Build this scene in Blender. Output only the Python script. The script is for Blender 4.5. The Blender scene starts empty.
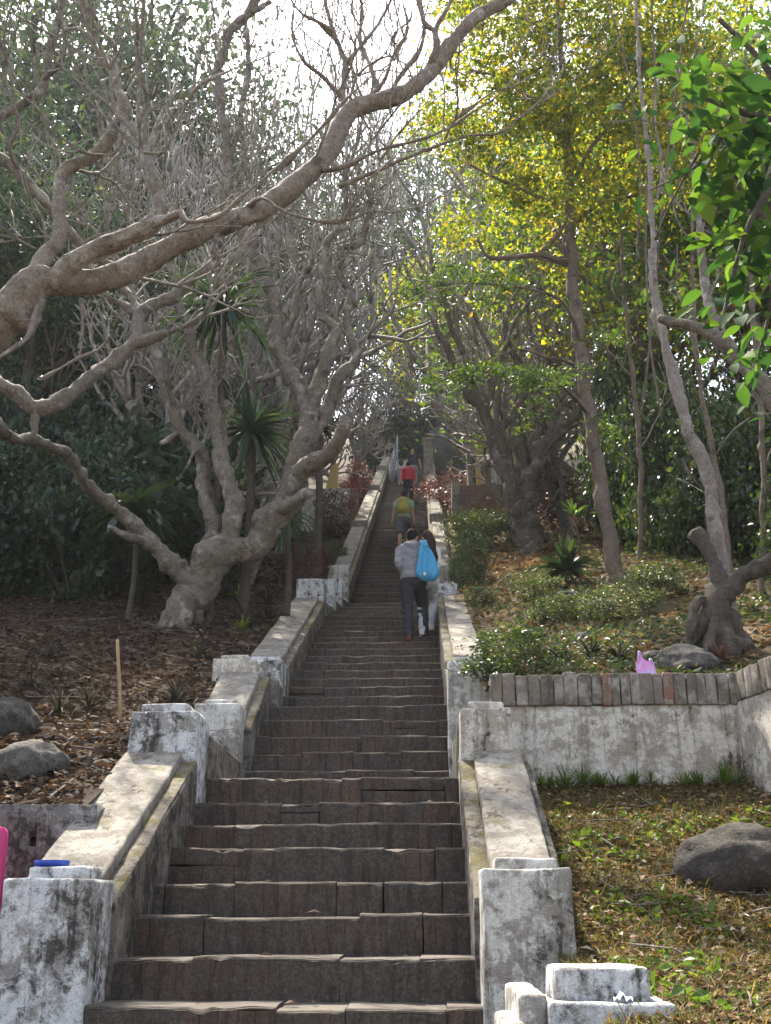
import bpy, bmesh, math, random
import numpy as np
from mathutils import Vector, noise as mnoise
random.seed(7)
RNG = np.random.default_rng(11)
SC = bpy.context.scene
COL = SC.collection
rad = math.radians

# ------------------------------------------------------------------ camera (eye at the origin, Z up, stairs climb along +Y)
FPX, CXP, CYP = 1100.0, 385.5, 512.0
PITCH = math.atan((915 - 512) / FPX)
YAW = rad(1.95)
Fv = np.array([-math.sin(YAW) * math.cos(PITCH), math.cos(YAW) * math.cos(PITCH), math.sin(PITCH)])
Rv = np.array([math.cos(YAW), math.sin(YAW), 0.0])
Uv = np.cross(Rv, Fv)


def at(x, y, Y):
    d = Fv + Rv * (x - CXP) / FPX - Uv * (y - CYP) / FPX
    return d * (Y / d[1])


# ------------------------------------------------------------------ scene bookkeeping
def tag(o, label=None, cat=None, group=None, kind=None):
    if label: o['label'] = label
    if cat: o['category'] = cat
    if group: o['group'] = group
    if kind: o['kind'] = kind
    return o


def thing(name, loc, label, cat, group=None, rz=0.0):
    o = bpy.data.objects.new(name, None)
    o.empty_display_size = 0.2
    COL.objects.link(o)
    o.location = Vector([float(c) for c in loc]); o.rotation_euler = (0, 0, rz)
    return tag(o, label, cat, group, 'thing')


def link_mesh(name, me, mat=None, parent=None, base=None, smooth=True):
    """link mesh whose coordinates are world (base given: moved into the parent's / its own local space)"""
    o = bpy.data.objects.new(name, me)
    if mat is not None:
        me.materials.clear(); me.materials.append(mat)
    if smooth and len(me.polygons):
        me.polygons.foreach_set('use_smooth', np.ones(len(me.polygons), dtype=bool))
    COL.objects.link(o)
    if parent is not None:
        o.parent = parent
        b = base
        if b is None and parent.type == 'EMPTY' and parent.parent is None:
            b = parent.location
        elif b is None:
            b = parent.get('_b', None) or (0, 0, 0)
        me.transform(__import__('mathutils').Matrix.Translation(-Vector([float(c) for c in b])))
        BASES[o.name] = Vector([float(c) for c in b])
    elif base is not None:
        me.transform(__import__('mathutils').Matrix.Translation(-Vector([float(c) for c in base])))
        o.location = Vector([float(c) for c in base])
    return o


BASES = {}


def sub_mesh(name, me, mat, parent, smooth=True):
    """a sub-part: parent is a part whose local frame is its thing's frame"""
    return link_mesh(name, me, mat, parent, base=BASES.get(parent.name, parent.location), smooth=smooth)


def copy_tree(o, parent=None):
    c = o.copy(); COL.objects.link(c); c.parent = parent
    for ch in list(o.children):
        copy_tree(ch, c)
    return c


def mesh_np(name, V, F):
    """V (n,3); F list of (m,k) arrays of quads / tris"""
    me = bpy.data.meshes.new(name)
    V = np.asarray(V, dtype=np.float32)
    me.vertices.add(len(V)); me.vertices.foreach_set('co', V.ravel())
    Fs = [np.asarray(f, dtype=np.int32) for f in (F if isinstance(F, list) else [F]) if len(f)]
    nl = sum(f.size for f in Fs); npoly = sum(len(f) for f in Fs)
    me.loops.add(nl); me.loops.foreach_set('vertex_index', np.concatenate([f.ravel() for f in Fs]))
    me.polygons.add(npoly)
    ls, off = [], 0
    for f in Fs:
        ls.append(off + np.arange(len(f)) * f.shape[1]); off += f.size
    me.polygons.foreach_set('loop_start', np.concatenate(ls).astype(np.int32))
    me.update(calc_edges=True); me.validate()
    return me


class MB:
    def __init__(s): s.V = []; s.Q = []; s.T = []; s.n = 0

    def add(s, V, Q=None, T=None):
        V = np.asarray(V, dtype=float)
        s.V.append(V)
        if Q is not None and len(Q): s.Q.append(np.asarray(Q, int) + s.n)
        if T is not None and len(T): s.T.append(np.asarray(T, int) + s.n)
        s.n += len(V)

    def tube(s, pts, radii, sides=8, knob=0.0, seed=0, cap=True):
        P = np.asarray(pts, float); n = len(P)
        r = np.broadcast_to(np.asarray(radii, float), (n,))
        T = np.gradient(P, axis=0); T /= np.linalg.norm(T, axis=1)[:, None] + 1e-9
        a = np.array([0, 0, 1.0]) if abs(T[0][2]) < .9 else np.array([1.0, 0, 0])
        N = np.cross(T[0], a); N /= np.linalg.norm(N)
        ang = np.arange(sides) * 2 * math.pi / sides
        rg = np.random.default_rng(seed)
        out = np.zeros((n, sides, 3))
        for i in range(n):
            N = N - T[i] * (N @ T[i]); N /= np.linalg.norm(N) + 1e-9
            B = np.cross(T[i], N)
            rr = r[i] * (1 + knob * rg.normal(0, 1, sides)) if knob else np.full(sides, r[i])
            out[i] = P[i] + (np.cos(ang) * rr)[:, None] * N + (np.sin(ang) * rr)[:, None] * B
        V = out.reshape(-1, 3)
        i, j = np.meshgrid(np.arange(n - 1), np.arange(sides), indexing='ij')
        j2 = (j + 1) % sides
        Q = np.stack([i * sides + j, i * sides + j2, (i + 1) * sides + j2, (i + 1) * sides + j], -1).reshape(-1, 4)
        Tt = []
        if cap:
            V = np.vstack([V, P[0] - T[0] * r[0] * .3, P[-1] + T[-1] * r[-1] * .6])
            for k in range(sides):
                Tt.append((n * sides, (k + 1) % sides, k))
                Tt.append((n * sides + 1, (n - 1) * sides + k, (n - 1) * sides + (k + 1) % sides))
        s.add(V, Q, Tt)

    def mesh(s, name):
        V = np.vstack(s.V)
        F = []
        if s.Q: F.append(np.vstack(s.Q))
        if s.T: F.append(np.vstack(s.T))
        return mesh_np(name, V, F)


def smooth_line(pts, step=0.12):
    """Catmull-Rom through rows of (x,y,z,r)"""
    P = np.asarray(pts, float)
    if len(P) < 3:
        n = max(2, int(np.linalg.norm(P[1, :3] - P[0, :3]) / step) + 1)
        t = np.linspace(0, 1, n)[:, None]
        return P[0] * (1 - t) + P[1] * t
    E = np.vstack([2 * P[0] - P[1], P, 2 * P[-1] - P[-2]])
    out = []
    for i in range(1, len(E) - 2):
        L = np.linalg.norm(E[i + 1, :3] - E[i, :3])
        n = max(2, int(L / step))
        for k in range(n):
            t = k / n
            a, b, c, d = E[i - 1], E[i], E[i + 1], E[i + 2]
            out.append(.5 * (2 * b + (c - a) * t + (2 * a - 5 * b + 4 * c - d) * t * t + (3 * b - a - 3 * c + d) * t ** 3))
    out.append(P[-1])
    return np.array(out)


def rough_hexa(name, c8, cell=0.07, amp=0.006, bevel=0.012, seed=0, keep=False, nose=0.0):
    """hexahedron from 8 corners (bottom 4 ccw, top 4 ccw) with worn edges and an uneven surface"""
    bm = bmesh.new()
    vs = [bm.verts.new(Vector([float(q) for q in c])) for c in c8]
    for f in ((3, 2, 1, 0), (4, 5, 6, 7), (0, 1, 5, 4), (1, 2, 6, 5), (2, 3, 7, 6), (3, 0, 4, 7)):
        bm.faces.new([vs[i] for i in f])
    bmesh.ops.recalc_face_normals(bm, faces=bm.faces)
    if nose:
        e0 = [e for e in bm.edges if vs[4] in e.verts and vs[5] in e.verts]
        bmesh.ops.bevel(bm, geom=e0, offset=nose, segments=4, profile=.5, affect='EDGES')
    if bevel > 0:
        bmesh.ops.bevel(bm, geom=list(bm.edges), offset=bevel, segments=2, profile=.6, affect='EDGES')
    for _ in range(7):
        es = [e for e in bm.edges if e.calc_length() > cell * 1.5]
        if not es or len(bm.verts) > 9000: break
        bmesh.ops.subdivide_edges(bm, edges=es, cuts=1, use_grid_fill=True)
    off = Vector((seed * 3.1, seed * 1.7, seed * .9))
    for v in bm.verts:
        p = v.co + off
        d = mnoise.noise_vector(p * 2.2) * amp * 1.6 + mnoise.noise_vector(p * 9) * amp + mnoise.noise_vector(p * 30) * amp * .35
        v.co += d
        if nose and abs(v.co.z - c8[4][2]) < .035 and abs(v.co.y - c8[4][1]) < .035:
            q = mnoise.noise(p * 7.5) + .7 * mnoise.noise(p * 19)
            if q > .30: v.co.z -= min(.016, (q - .30) * .04); v.co.y += min(.016, (q - .30) * .04)
    if keep: return bm
    me = bpy.data.meshes.new(name); bm.to_mesh(me); bm.free()
    return me


def box8(x0, x1, y0, y1, z0, z1):
    return [(x0, y0, z0), (x1, y0, z0), (x1, y1, z0), (x0, y1, z0), (x0, y0, z1), (x1, y0, z1), (x1, y1, z1), (x0, y1, z1)]


def ramp8(x0, x1, y0, y1, zb0, zb1, zt0, zt1):
    return [(x0, y0, zb0), (x1, y0, zb0), (x1, y1, zb1), (x0, y1, zb1), (x0, y0, zt0), (x1, y0, zt0), (x1, y1, zt1), (x0, y1, zt1)]


# ------------------------------------------------------------------ materials
class NT:
    def __init__(s, name):
        s.m = bpy.data.materials.new(name); s.m.use_nodes = True
        s.t = s.m.node_tree; s.t.nodes.clear()
        s.out = s.t.nodes.new('ShaderNodeOutputMaterial')

    def n(s, typ, **kw):
        nd = s.t.nodes.new(typ)
        for k, v in kw.items(): setattr(nd, k, v)
        return nd

    def l(s, a, b): s.t.links.new(a, b)

    def coord(s, scale=(1, 1, 1), loc=(0, 0, 0), kind='Object'):
        tc = s.n('ShaderNodeTexCoord'); mp = s.n('ShaderNodeMapping')
        mp.inputs['Scale'].default_value = scale; mp.inputs['Location'].default_value = loc
        s.l(tc.outputs[kind], mp.inputs['Vector'])
        return mp.outputs['Vector']

    def noise(s, vec, scale, detail=6, rough=.6, dist=0.0):
        nd = s.n('ShaderNodeTexNoise'); nd.inputs['Scale'].default_value = scale
        nd.inputs['Detail'].default_value = detail; nd.inputs['Roughness'].default_value = rough
        nd.inputs['Distortion'].default_value = dist
        s.l(vec, nd.inputs['Vector']); return nd.outputs['Fac']

    def ramp(s, fac, stops, interp='LINEAR'):
        nd = s.n('ShaderNodeValToRGB'); nd.color_ramp.interpolation = interp
        e = nd.color_ramp.elements
        while len(e) > 1: e.remove(e[-1])
        for i, (p, c) in enumerate(stops):
            el = e[0] if i == 0 else e.new(p)
            el.position = p
            el.color = (c, c, c, 1) if isinstance(c, (int, float)) else (*c, 1)
        s.l(fac, nd.inputs['Fac']); return nd.outputs['Color']

    def mix(s, fac, a, b, mode='MIX'):
        nd = s.n('ShaderNodeMix', data_type='RGBA', blend_type=mode)
        for key, v in ((0, fac), (6, a), (7, b)):
            if hasattr(v, 'links') or isinstance(v, bpy.types.NodeSocket): s.l(v, nd.inputs[key])
            elif isinstance(v, (int, float)): nd.inputs[key].default_value = v if key == 0 else (v, v, v, 1)
            else: nd.inputs[key].default_value = (*v, 1)
        return nd.outputs[2]

    def math(s, op, a, b=0.0):
        nd = s.n('ShaderNodeMath', operation=op)
        for i, v in enumerate((a, b)):
            if isinstance(v, bpy.types.NodeSocket): s.l(v, nd.inputs[i])
            else: nd.inputs[i].default_value = v
        return nd.outputs[0]

    def bump(s, h, strength=.5, dist=.01):
        nd = s.n('ShaderNodeBump'); nd.inputs['Strength'].default_value = strength
        nd.inputs['Distance'].default_value = dist
        s.l(h, nd.inputs['Height']); return nd.outputs['Normal']

    def principled(s, col, rough=.85, normal=None, spec=.3, **kw):
        p = s.n('ShaderNodeBsdfPrincipled')
        if isinstance(col, bpy.types.NodeSocket): s.l(col, p.inputs['Base Color'])
        else: p.inputs['Base Color'].default_value = (*col, 1)
        if isinstance(rough, bpy.types.NodeSocket): s.l(rough, p.inputs['Roughness'])
        else: p.inputs['Roughness'].default_value = rough
        p.inputs['Specular IOR Level'].default_value = spec
        if normal is not None: s.l(normal, p.inputs['Normal'])
        for k, v in kw.items(): p.inputs[k].default_value = v
        s.l(p.outputs[0], s.out.inputs['Surface'])
        return p


def whitewash(name, white=(.60, .59, .57), grime=.5, black=.5, brick=.0, moss=0.0, cement=(.25, .225, .195)):
    """old lime wash: flaked off to cement, streaked and spotted with mildew; grime, black 0..1 say how much"""
    t = NT(name)
    v = t.coord(); vo = t.coord((1, 1, 1), (3.3, 7.1, 1.9))
    big = t.noise(v, 1.9, 4, .6); flake = t.noise(vo, 6.5, 13, .74, .3); mild = t.noise(v, 11, 12, .78, .4)
    streak = t.noise(t.coord((16, 16, 1.3)), 1.0, 9, .7); grit = t.noise(v, 95, 6, .8); pit = t.noise(vo, 34, 9, .75)
    c = t.mix(t.ramp(grit, [(.32, .55), (.6, 0)]), white, tuple(x * .55 for x in white))
    c = t.mix(t.ramp(t.math('ADD', t.math('MULTIPLY', flake, .7), t.math('MULTIPLY', big, .3)), [(.60 - .24 * grime, 0), (.645 - .22 * grime, .8)]), c, cement)
    c = t.mix(t.ramp(streak, [(.66 - grime * .26, 0), (.80 - grime * .20, .8)]), c, tuple(x * .62 for x in cement))
    if brick:
        c = t.mix(t.ramp(t.math('MULTIPLY', pit, t.math('ADD', big, .4)), [(.62 - .25 * brick, 0), (.66 - .25 * brick, .8)]), c, (.27, .13, .08))
    d = t.math('ADD', t.math('MULTIPLY', mild, .55), t.math('ADD', t.math('MULTIPLY', big, .25), t.math('MULTIPLY', streak, .2)))
    c = t.mix(t.ramp(d, [(.64 - .22 * black, 0), (.675 - .19 * black, .88)]), c, (.040, .036, .031))
    c = t.mix(t.ramp(pit, [(.60, 0), (.70, .7)]), c, tuple(x * .4 for x in cement))
    if moss:
        c = t.mix(t.ramp(t.math('ADD', t.math('MULTIPLY', t.noise(vo, 2.6, 4, .6), .6), t.math('MULTIPLY', mild, .4)), [(.64 - .22 * moss, 0), (.70 - .2 * moss, .8)]), c, (.15, .125, .035))
    c = t.mix(.85, c, t.ramp(t.noise(v, 150, 4, .8), [(.3, .45), (.5, .9), (.7, 1.15)]), 'MULTIPLY')
    c = t.mix(.7, c, t.ramp(t.noise(vo, 19, 8, .8), [(.33, .5), (.55, 1)]), 'MULTIPLY')
    h = t.math('ADD', t.math('MULTIPLY', grit, .6), t.math('ADD', t.math('MULTIPLY', flake, 1.2), pit))
    t.principled(c, .93, t.bump(h, .75, .014), .2)
    return t.m


def step_mat():
    """bricks on edge half hidden under smeared dark cement, up-facing treads painted paler as if sunlit"""
    t = NT('worn_dark_brick')
    v = t.coord(); geo = t.n('ShaderNodeNewGeometry')
    sx = t.n('ShaderNodeSeparateXYZ'); t.l(v, sx.inputs[0])
    cb = t.n('ShaderNodeCombineXYZ'); wob = t.noise(v, 3.0, 3)
    t.l(t.math('ADD', t.math('ADD', sx.outputs[0], t.math('MULTIPLY', wob, .10)), t.math('MULTIPLY', geo.outputs['Random Per Island'], 3.0)), cb.inputs[0]); t.l(sx.outputs[2], cb.inputs[1])
    br = t.n('ShaderNodeTexBrick', offset=0.0, squash=1.0); t.l(cb.outputs[0], br.inputs['Vector'])
    for k, val in (('Scale', 1.0), ('Mortar Size', .0035), ('Mortar Smooth', .5), ('Bias', -.1), ('Brick Width', .088), ('Row Height', 4.0)): br.inputs[k].default_value = val
    br.inputs['Color1'].default_value = (.080, .058, .046, 1); br.inputs['Color2'].default_value = (.13, .085, .066, 1); br.inputs['Mortar'].default_value = (.028, .024, .021, 1)
    big = t.noise(v, 1.5, 5); mid = t.noise(v, 7, 12, .75, .3); fine = t.noise(v, 70, 5, .75); st = t.noise(t.coord((20, 20, 2.4)), 1, 8, .7); pit = t.noise(v, 24, 9, .75)
    cem = t.mix(t.ramp(pit, [(.38, 0), (.66, 1)]), (.055, .046, .039), (.115, .100, .086))
    c = t.mix(t.ramp(t.math('ADD', t.math('MULTIPLY', mid, .6), t.math('MULTIPLY', big, .4)), [(.45, 0), (.50, .94)]), br.outputs['Color'], cem)
    c = t.mix(t.ramp(st, [(.50, 0), (.66, .8)]), c, (.030, .026, .022))
    c = t.mix(t.ramp(mid, [(.60, 0), (.70, .75)]), c, (.155, .140, .125))
    c = t.mix(t.ramp(fine, [(.40, .55), (.55, 0)]), c, (.026, .022, .020))
    c = t.mix(t.ramp(fine, [(.60, 0), (.74, .6)]), c, (.17, .155, .14))
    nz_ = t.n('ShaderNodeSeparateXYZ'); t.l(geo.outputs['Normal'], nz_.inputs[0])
    c = t.mix(t.math('MULTIPLY', t.ramp(nz_.outputs[2], [(.35, 0), (.85, .85)]), t.ramp(pit, [(.3, .6), (.6, 1)])), c, (.155, .135, .115))  # sunlit treads and nosings painted in: paler colour on up-facing faces
    c = t.mix(t.ramp(t.noise(v, 4.2, 10, .75, .5), [(.30, .85), (.40, 0)]), c, (.028, .024, .021))
    h = t.math('ADD', t.math('MULTIPLY', fine, .6), t.math('ADD', t.math('MULTIPLY', mid, 1.3), pit))
    t.principled(c, .92, t.bump(h, .8, .014), .2)
    return t.m


def bark(name, a, b, pale, scale=1.0, lichen=.5, ring=0.0):
    t = NT(name)
    v = t.coord((scale,) * 3)
    big = t.noise(v, 2.6, 6); mid = t.noise(v, 13, 8, .7); fine = t.noise(v, 60, 4); lump = t.noise(v, 6, 3)
    c = t.mix(t.ramp(mid, [(.32, 0), (.68, 1)]), a, b)
    c = t.mix(t.ramp(t.math('ADD', t.math('MULTIPLY', big, .5), t.math('MULTIPLY', lump, .5)), [(.60 - .16 * lichen, 0), (.66 - .1 * lichen, .8)]), c, pale)
    c = t.mix(t.ramp(t.noise(t.coord((scale,) * 3, (5, 2, 8)), 4.2, 9, .74), [(.53, 0), (.63, .8)]), c, (.035, .03, .026))
    c = t.mix(t.ramp(fine, [(.38, .5), (.52, 0)]), c, tuple(x * .4 for x in a))
    c = t.mix(t.ramp(t.noise(v, 28, 6, .75), [(.56, 0), (.68, .6)]), c, pale)
    h = t.math('ADD', t.math('MULTIPLY', fine, .7), t.math('ADD', mid, lump))
    if ring:
        w = t.n('ShaderNodeTexWave', wave_type='BANDS', bands_direction='Z'); w.inputs['Scale'].default_value = ring
        w.inputs['Distortion'].default_value = 5; w.inputs['Detail'].default_value = 3
        t.l(v, w.inputs['Vector'])
        c = t.mix(t.ramp(w.outputs['Fac'], [(.2, .28), (.5, 0)]), c, tuple(x * .6 for x in a))
        h = t.math('ADD', h, t.math('MULTIPLY', w.outputs['Fac'], .2))
    t.principled(c, .88, t.bump(h, .8, .02), .25)
    return t.m


def leaf_mat(name, stops, trans=.45, tcol=None, rough=.45, spec=.4):
    t = NT(name)
    geo = t.n('ShaderNodeNewGeometry'); oi = t.n('ShaderNodeObjectInfo')
    r = t.math('FRACT', t.math('ADD', geo.outputs['Random Per Island'], t.math('MULTIPLY', oi.outputs['Random'], .13)))
    c = t.ramp(r, stops)
    p = t.n('ShaderNodeBsdfPrincipled'); t.l(c, p.inputs['Base Color'])
    p.inputs['Roughness'].default_value = rough; p.inputs['Specular IOR Level'].default_value = spec
    tr = t.n('ShaderNodeBsdfTranslucent')
    tc = t.mix(1.0, c, tcol or (1.9, 1.9, .8), 'MULTIPLY')
    t.l(tc, tr.inputs['Color'])
    ms = t.n('ShaderNodeMixShader'); ms.inputs[0].default_value = trans
    t.l(p.outputs[0], ms.inputs[1]); t.l(tr.outputs[0], ms.inputs[2])
    t.l(ms.outputs[0], t.out.inputs['Surface'])
    return t.m


def plain(name, col, rough=.7, var=.25, scale=20, spec=.3, bump=.3):
    t = NT(name)
    v = t.coord(); n = t.noise(v, scale, 6, .65)
    c = t.mix(t.ramp(n, [(.3, 0), (.7, 1)]), tuple(x * (1 - var) for x in col), tuple(min(1, x * (1 + var * .6)) for x in col))
    t.principled(c, rough, t.bump(n, bump, .006), spec)
    return t.m


def ground_mat(name, cols, scale=1.0):
    t = NT(name)
    v = t.coord()
    a = t.noise(v, .9 * scale, 6); b = t.noise(v, 7 * scale, 8, .72); f = t.noise(v, 38 * scale, 6, .7)
    c = t.mix(t.ramp(b, [(.35, 0), (.65, 1)]), cols[0], cols[1])
    c = t.mix(t.ramp(a, [(.42, 0), (.62, .85)]), c, cols[2])
    c = t.mix(t.ramp(f, [(.5, 0), (.75, .8)]), c, cols[3])
    t.principled(c, .95, t.bump(t.math('ADD', b, f), .9, .04), .15)
    return t.m


M = {}
M['white_wall'] = whitewash('stained_whitewash', (.72, .70, .665), .52, .48, 0, 0, (.26, .23, .20))
M['white_blue'] = whitewash('blueish_whitewash', (.72, .73, .745), .50, .60, 0, 0, (.25, .225, .20))
M['coping'] = whitewash('worn_cement_coping', (.40, .37, .32), .55, .45, 0, .15, (.23, .20, .165))
M['mossy'] = whitewash('mossy_cement', (.28, .25, .20), .6, .55, .1, .72, (.18, .155, .125))
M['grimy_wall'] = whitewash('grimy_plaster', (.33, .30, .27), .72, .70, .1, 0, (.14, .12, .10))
M['retain'] = whitewash('peeling_whitewash_over_brick', (.76, .715, .65), .54, .42, .15, 0, (.34, .285, .23))
M['low_wall'] = whitewash('damp_dark_plaster', (.38, .37, .355), .62, .68, 0, 0, (.14, .13, .12))
t_ = NT('brick_showing_plaster'); v_ = t_.coord(); g_ = t_.n('ShaderNodeNewGeometry')
c_ = t_.ramp(g_.outputs['Random Per Island'], [(0, (.20, .17, .14)), (.3, (.14, .12, .10)), (.5, (.36, .32, .28)), (.62, (.22, .185, .155)), (.66, (.33, .165, .10)), (.78, (.26, .12, .075)), (.86, (.18, .15, .125)), (1, (.47, .43, .385))], 'CONSTANT')
f_ = t_.noise(v_, 9, 12, .75, .3); s_ = t_.noise(t_.coord((9, 9, 4)), 1, 10, .75); q_ = t_.noise(v_, 70, 6, .8)
c_ = t_.mix(t_.ramp(f_, [(.46, 0), (.58, .75)]), c_, (.25, .215, .18)); c_ = t_.mix(t_.ramp(t_.noise(v_, 4.5, 8, .7), [(.52, 0), (.62, .7)]), c_, (.44, .41, .37)); c_ = t_.mix(t_.ramp(s_, [(.50, 0), (.62, .75)]), c_, (.060, .050, .042)); c_ = t_.mix(t_.ramp(q_, [(.35, .5), (.55, 0)]), c_, (.06, .05, .045))
t_.principled(c_, .93, t_.bump(t_.math('ADD', f_, q_), .8, .014), .2); M['brick_top'] = t_.m
M['step'] = step_mat()
M['bark_near'] = bark('frangipani_bark', (.135, .104, .083), (.245, .202, .166), (.40, .37, .325), 1.0, .42)
M['bark_mid'] = bark('grey_frangipani_bark', (.105, .087, .071), (.205, .175, .145), (.37, .345, .305), 1.1, .42)
M['bark_bare'] = bark('bare_grey_bark', (.12, .102, .088), (.21, .185, .16), (.32, .295, .265), .8, .35)
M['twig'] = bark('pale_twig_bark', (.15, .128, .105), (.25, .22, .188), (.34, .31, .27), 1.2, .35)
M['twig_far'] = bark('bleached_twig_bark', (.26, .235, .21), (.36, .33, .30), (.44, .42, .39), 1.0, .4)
M['bark_dark'] = bark('dark_bark', (.055, .045, .036), (.11, .088, .07), (.17, .15, .125), 1.0, .3)
M['bark_old'] = bark('old_dark_bark', (.085, .066, .053), (.165, .135, .112), (.29, .26, .225), 1.0, .4)
M['bark_slim'] = bark('smooth_brown_bark', (.12, .088, .068), (.175, .135, .11), (.23, .195, .165), .7, .2)
M['bark_ring'] = bark('ringed_pale_bark', (.19, .16, .135), (.30, .265, .235), (.40, .37, .34), 1.0, .45, 16)
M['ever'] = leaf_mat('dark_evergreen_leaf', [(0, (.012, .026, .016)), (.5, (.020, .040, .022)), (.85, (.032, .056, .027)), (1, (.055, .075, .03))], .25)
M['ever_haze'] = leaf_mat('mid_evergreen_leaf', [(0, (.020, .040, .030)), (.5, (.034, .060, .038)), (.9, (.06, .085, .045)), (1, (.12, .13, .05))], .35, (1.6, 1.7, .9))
M['yellow'] = leaf_mat('yellow_green_leaf', [(0, (.030, .062, .016)), (.3, (.075, .115, .02)), (.65, (.16, .185, .024)), (.92, (.27, .235, .028)), (1, (.34, .21, .03))], .64, (1.9, 1.8, .6))
M['fern'] = leaf_mat('fresh_green_leaf', [(0, (.026, .055, .018)), (.5, (.046, .085, .022)), (.9, (.085, .125, .028)), (1, (.16, .17, .03))], .45)
M['shrub'] = leaf_mat('glossy_shrub_leaf', [(0, (.016, .034, .014)), (.5, (.032, .056, .020)), (.85, (.055, .085, .026)), (1, (.14, .16, .04))], .32, None, .34, .5)
M['big_leaf'] = leaf_mat('broad_green_leaf', [(0, (.018, .045, .024)), (.5, (.032, .075, .026)), (.8, (.06, .12, .024)), (1, (.11, .165, .035))], .40, (1.7, 1.8, .7), .7, .06)
M['spike'] = leaf_mat('blade_leaf', [(0, (.022, .046, .036)), (.7, (.036, .068, .048)), (1, (.08, .11, .055))], .18, None, .7, .08)
M['red_leaf'] = leaf_mat('dark_red_leaf', [(0, (.05, .022, .028)), (.5, (.085, .035, .035)), (1, (.14, .075, .05))], .35, (1.6, 1.2, 1.0))
M['poinsettia'] = leaf_mat('red_bract', [(0, (.05, .03, .025)), (.55, (.07, .035, .03)), (.7, (.17, .02, .03)), (1, (.26, .04, .05))], .4, (1.4, .8, .8))
M['bromeliad'] = leaf_mat('dark_blade_leaf', [(0, (.022, .022, .02)), (.6, (.036, .034, .03)), (1, (.055, .055, .045))], .1, None, .8, .1)
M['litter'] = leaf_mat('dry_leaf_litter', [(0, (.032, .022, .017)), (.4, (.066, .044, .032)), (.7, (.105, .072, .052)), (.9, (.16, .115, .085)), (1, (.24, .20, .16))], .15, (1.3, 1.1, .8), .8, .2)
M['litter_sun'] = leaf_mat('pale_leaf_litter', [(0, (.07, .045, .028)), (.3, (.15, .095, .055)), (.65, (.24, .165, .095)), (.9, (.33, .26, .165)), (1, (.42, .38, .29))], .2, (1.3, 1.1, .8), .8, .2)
M['litter_lawn'] = leaf_mat('lawn_leaf_litter', [(0, (.05, .034, .022)), (.3, (.10, .066, .042)), (.6, (.17, .11, .062)), (.85, (.26, .185, .11)), (1, (.42, .38, .32))], .2, (1.3, 1.1, .8), .8, .2)
M['grass'] = leaf_mat('short_grass_blade', [(0, (.03, .055, .018)), (.32, (.055, .082, .022)), (.46, (.10, .078, .038)), (.8, (.17, .112, .060)), (1, (.27, .20, .12))], .25, None, .7, .1)
M['weed'] = leaf_mat('green_weed_leaf', [(0, (.04, .08, .018)), (.6, (.07, .125, .022)), (1, (.15, .18, .03))], .4)
M['cover'] = leaf_mat('ground_cover_leaf', [(0, (.022, .042, .02)), (.5, (.045, .07, .03)), (.85, (.085, .10, .048)), (1, (.20, .19, .11))], .35)
M['soil_left'] = ground_mat('leaf_mould_soil', [(.05, .036, .027), (.085, .058, .042), (.06, .045, .035), (.12, .085, .06)])
M['soil_right'] = ground_mat('dry_hill_soil', [(.10, .078, .048), (.17, .125, .075), (.07, .07, .032), (.22, .17, .11)])
M['lawn'] = ground_mat('thin_lawn_soil', [(.10, .082, .04), (.19, .14, .07), (.075, .085, .03), (.24, .185, .10)])
M['rock'] = bark('lichened_rock', (.030, .026, .023), (.07, .060, .052), (.13, .115, .10), 1.0, .3)
M['rock_pale'] = bark('grey_field_rock', (.06, .054, .048), (.115, .105, .093), (.17, .158, .142), 1.2, .35)
M['cliff'] = bark('dark_cliff_rock', (.05, .047, .045), (.095, .09, .085), (.14, .13, .12), .5, .3)
SKY, SUNE, EXPO, HAZE = 0.15, 5.0, 1.78, .0004
# ------------------------------------------------------------------ the stair line
XL, XR = -1.55, 0.24
N1 = []
for y in (1008, 958, 915, 882, 848, 823, 802, 778):
    d = at(300, y, 1.0); k = d[2]
    Y = (-.40 - .506 * 5.46) / (k - .506); N1.append((Y, k * Y))
low = [(N1[0][0] - .43 * i, N1[0][1] - .215 * i) for i in range(6, 0, -1)]
L1Z = N1[-1][1]
N2 = [(9.72 + .325 * i, 1.18 + .2 * i) for i in range(5)]
N3 = [(12.22 + (17.15 - 12.22) / 12 * i, 2.30 + (4.52 - 2.30) / 12 * i) for i in range(13)]
NL = [(17.15 + .563 * i, 4.52 + .178 * i) for i in range(1, 10)]
N4 = [(22.78 + .45 * i, 6.30 + .2318 * i) for i in range(75)]
NOS = low + N1 + N2 + N3 + NL + N4
_ny = np.array([n[0] for n in NOS]); _nz = np.array([n[1] for n in NOS])


def Zs(Y):
    return np.interp(Y, _ny, _nz, left=_nz[0], right=None) + np.maximum(0, np.asarray(Y, float) - _ny[-1]) * .5


def fbm(x, y, s, seed=0):
    rg = np.random.default_rng(seed)
    z = 0; a = 1
    for k in range(5):
        for _ in range(3):
            th = rg.uniform(0, 6.28); ph = rg.uniform(0, 6.28)
            z = z + a * np.sin((x * math.cos(th) + y * math.sin(th)) * s * (1.9 ** k) + ph)
        a *= .55
    return z / 4


def HL(x, Y):
    """hillside left of the stairs"""
    x = np.asarray(x, float); Y = np.asarray(Y, float)
    b = np.interp(Y, [6.5, 7.6, 9.7, 11, 12.2, 17, 22.8, 56, 130], [.56, .98, 1.55, 2.2, 2.55, 4.75, 6.6, 22.0, 60])
    side = np.clip((-1.9 - x) / 4, 0, 1)
    fade = np.clip((Y - 6.5) / 1.5, 0, 1)
    return b + fade * (.25 * side + .09 * fbm(x, Y, 1.1, 3) * np.clip((-1.95 - x) / .6, 0.25, 1))


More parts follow.
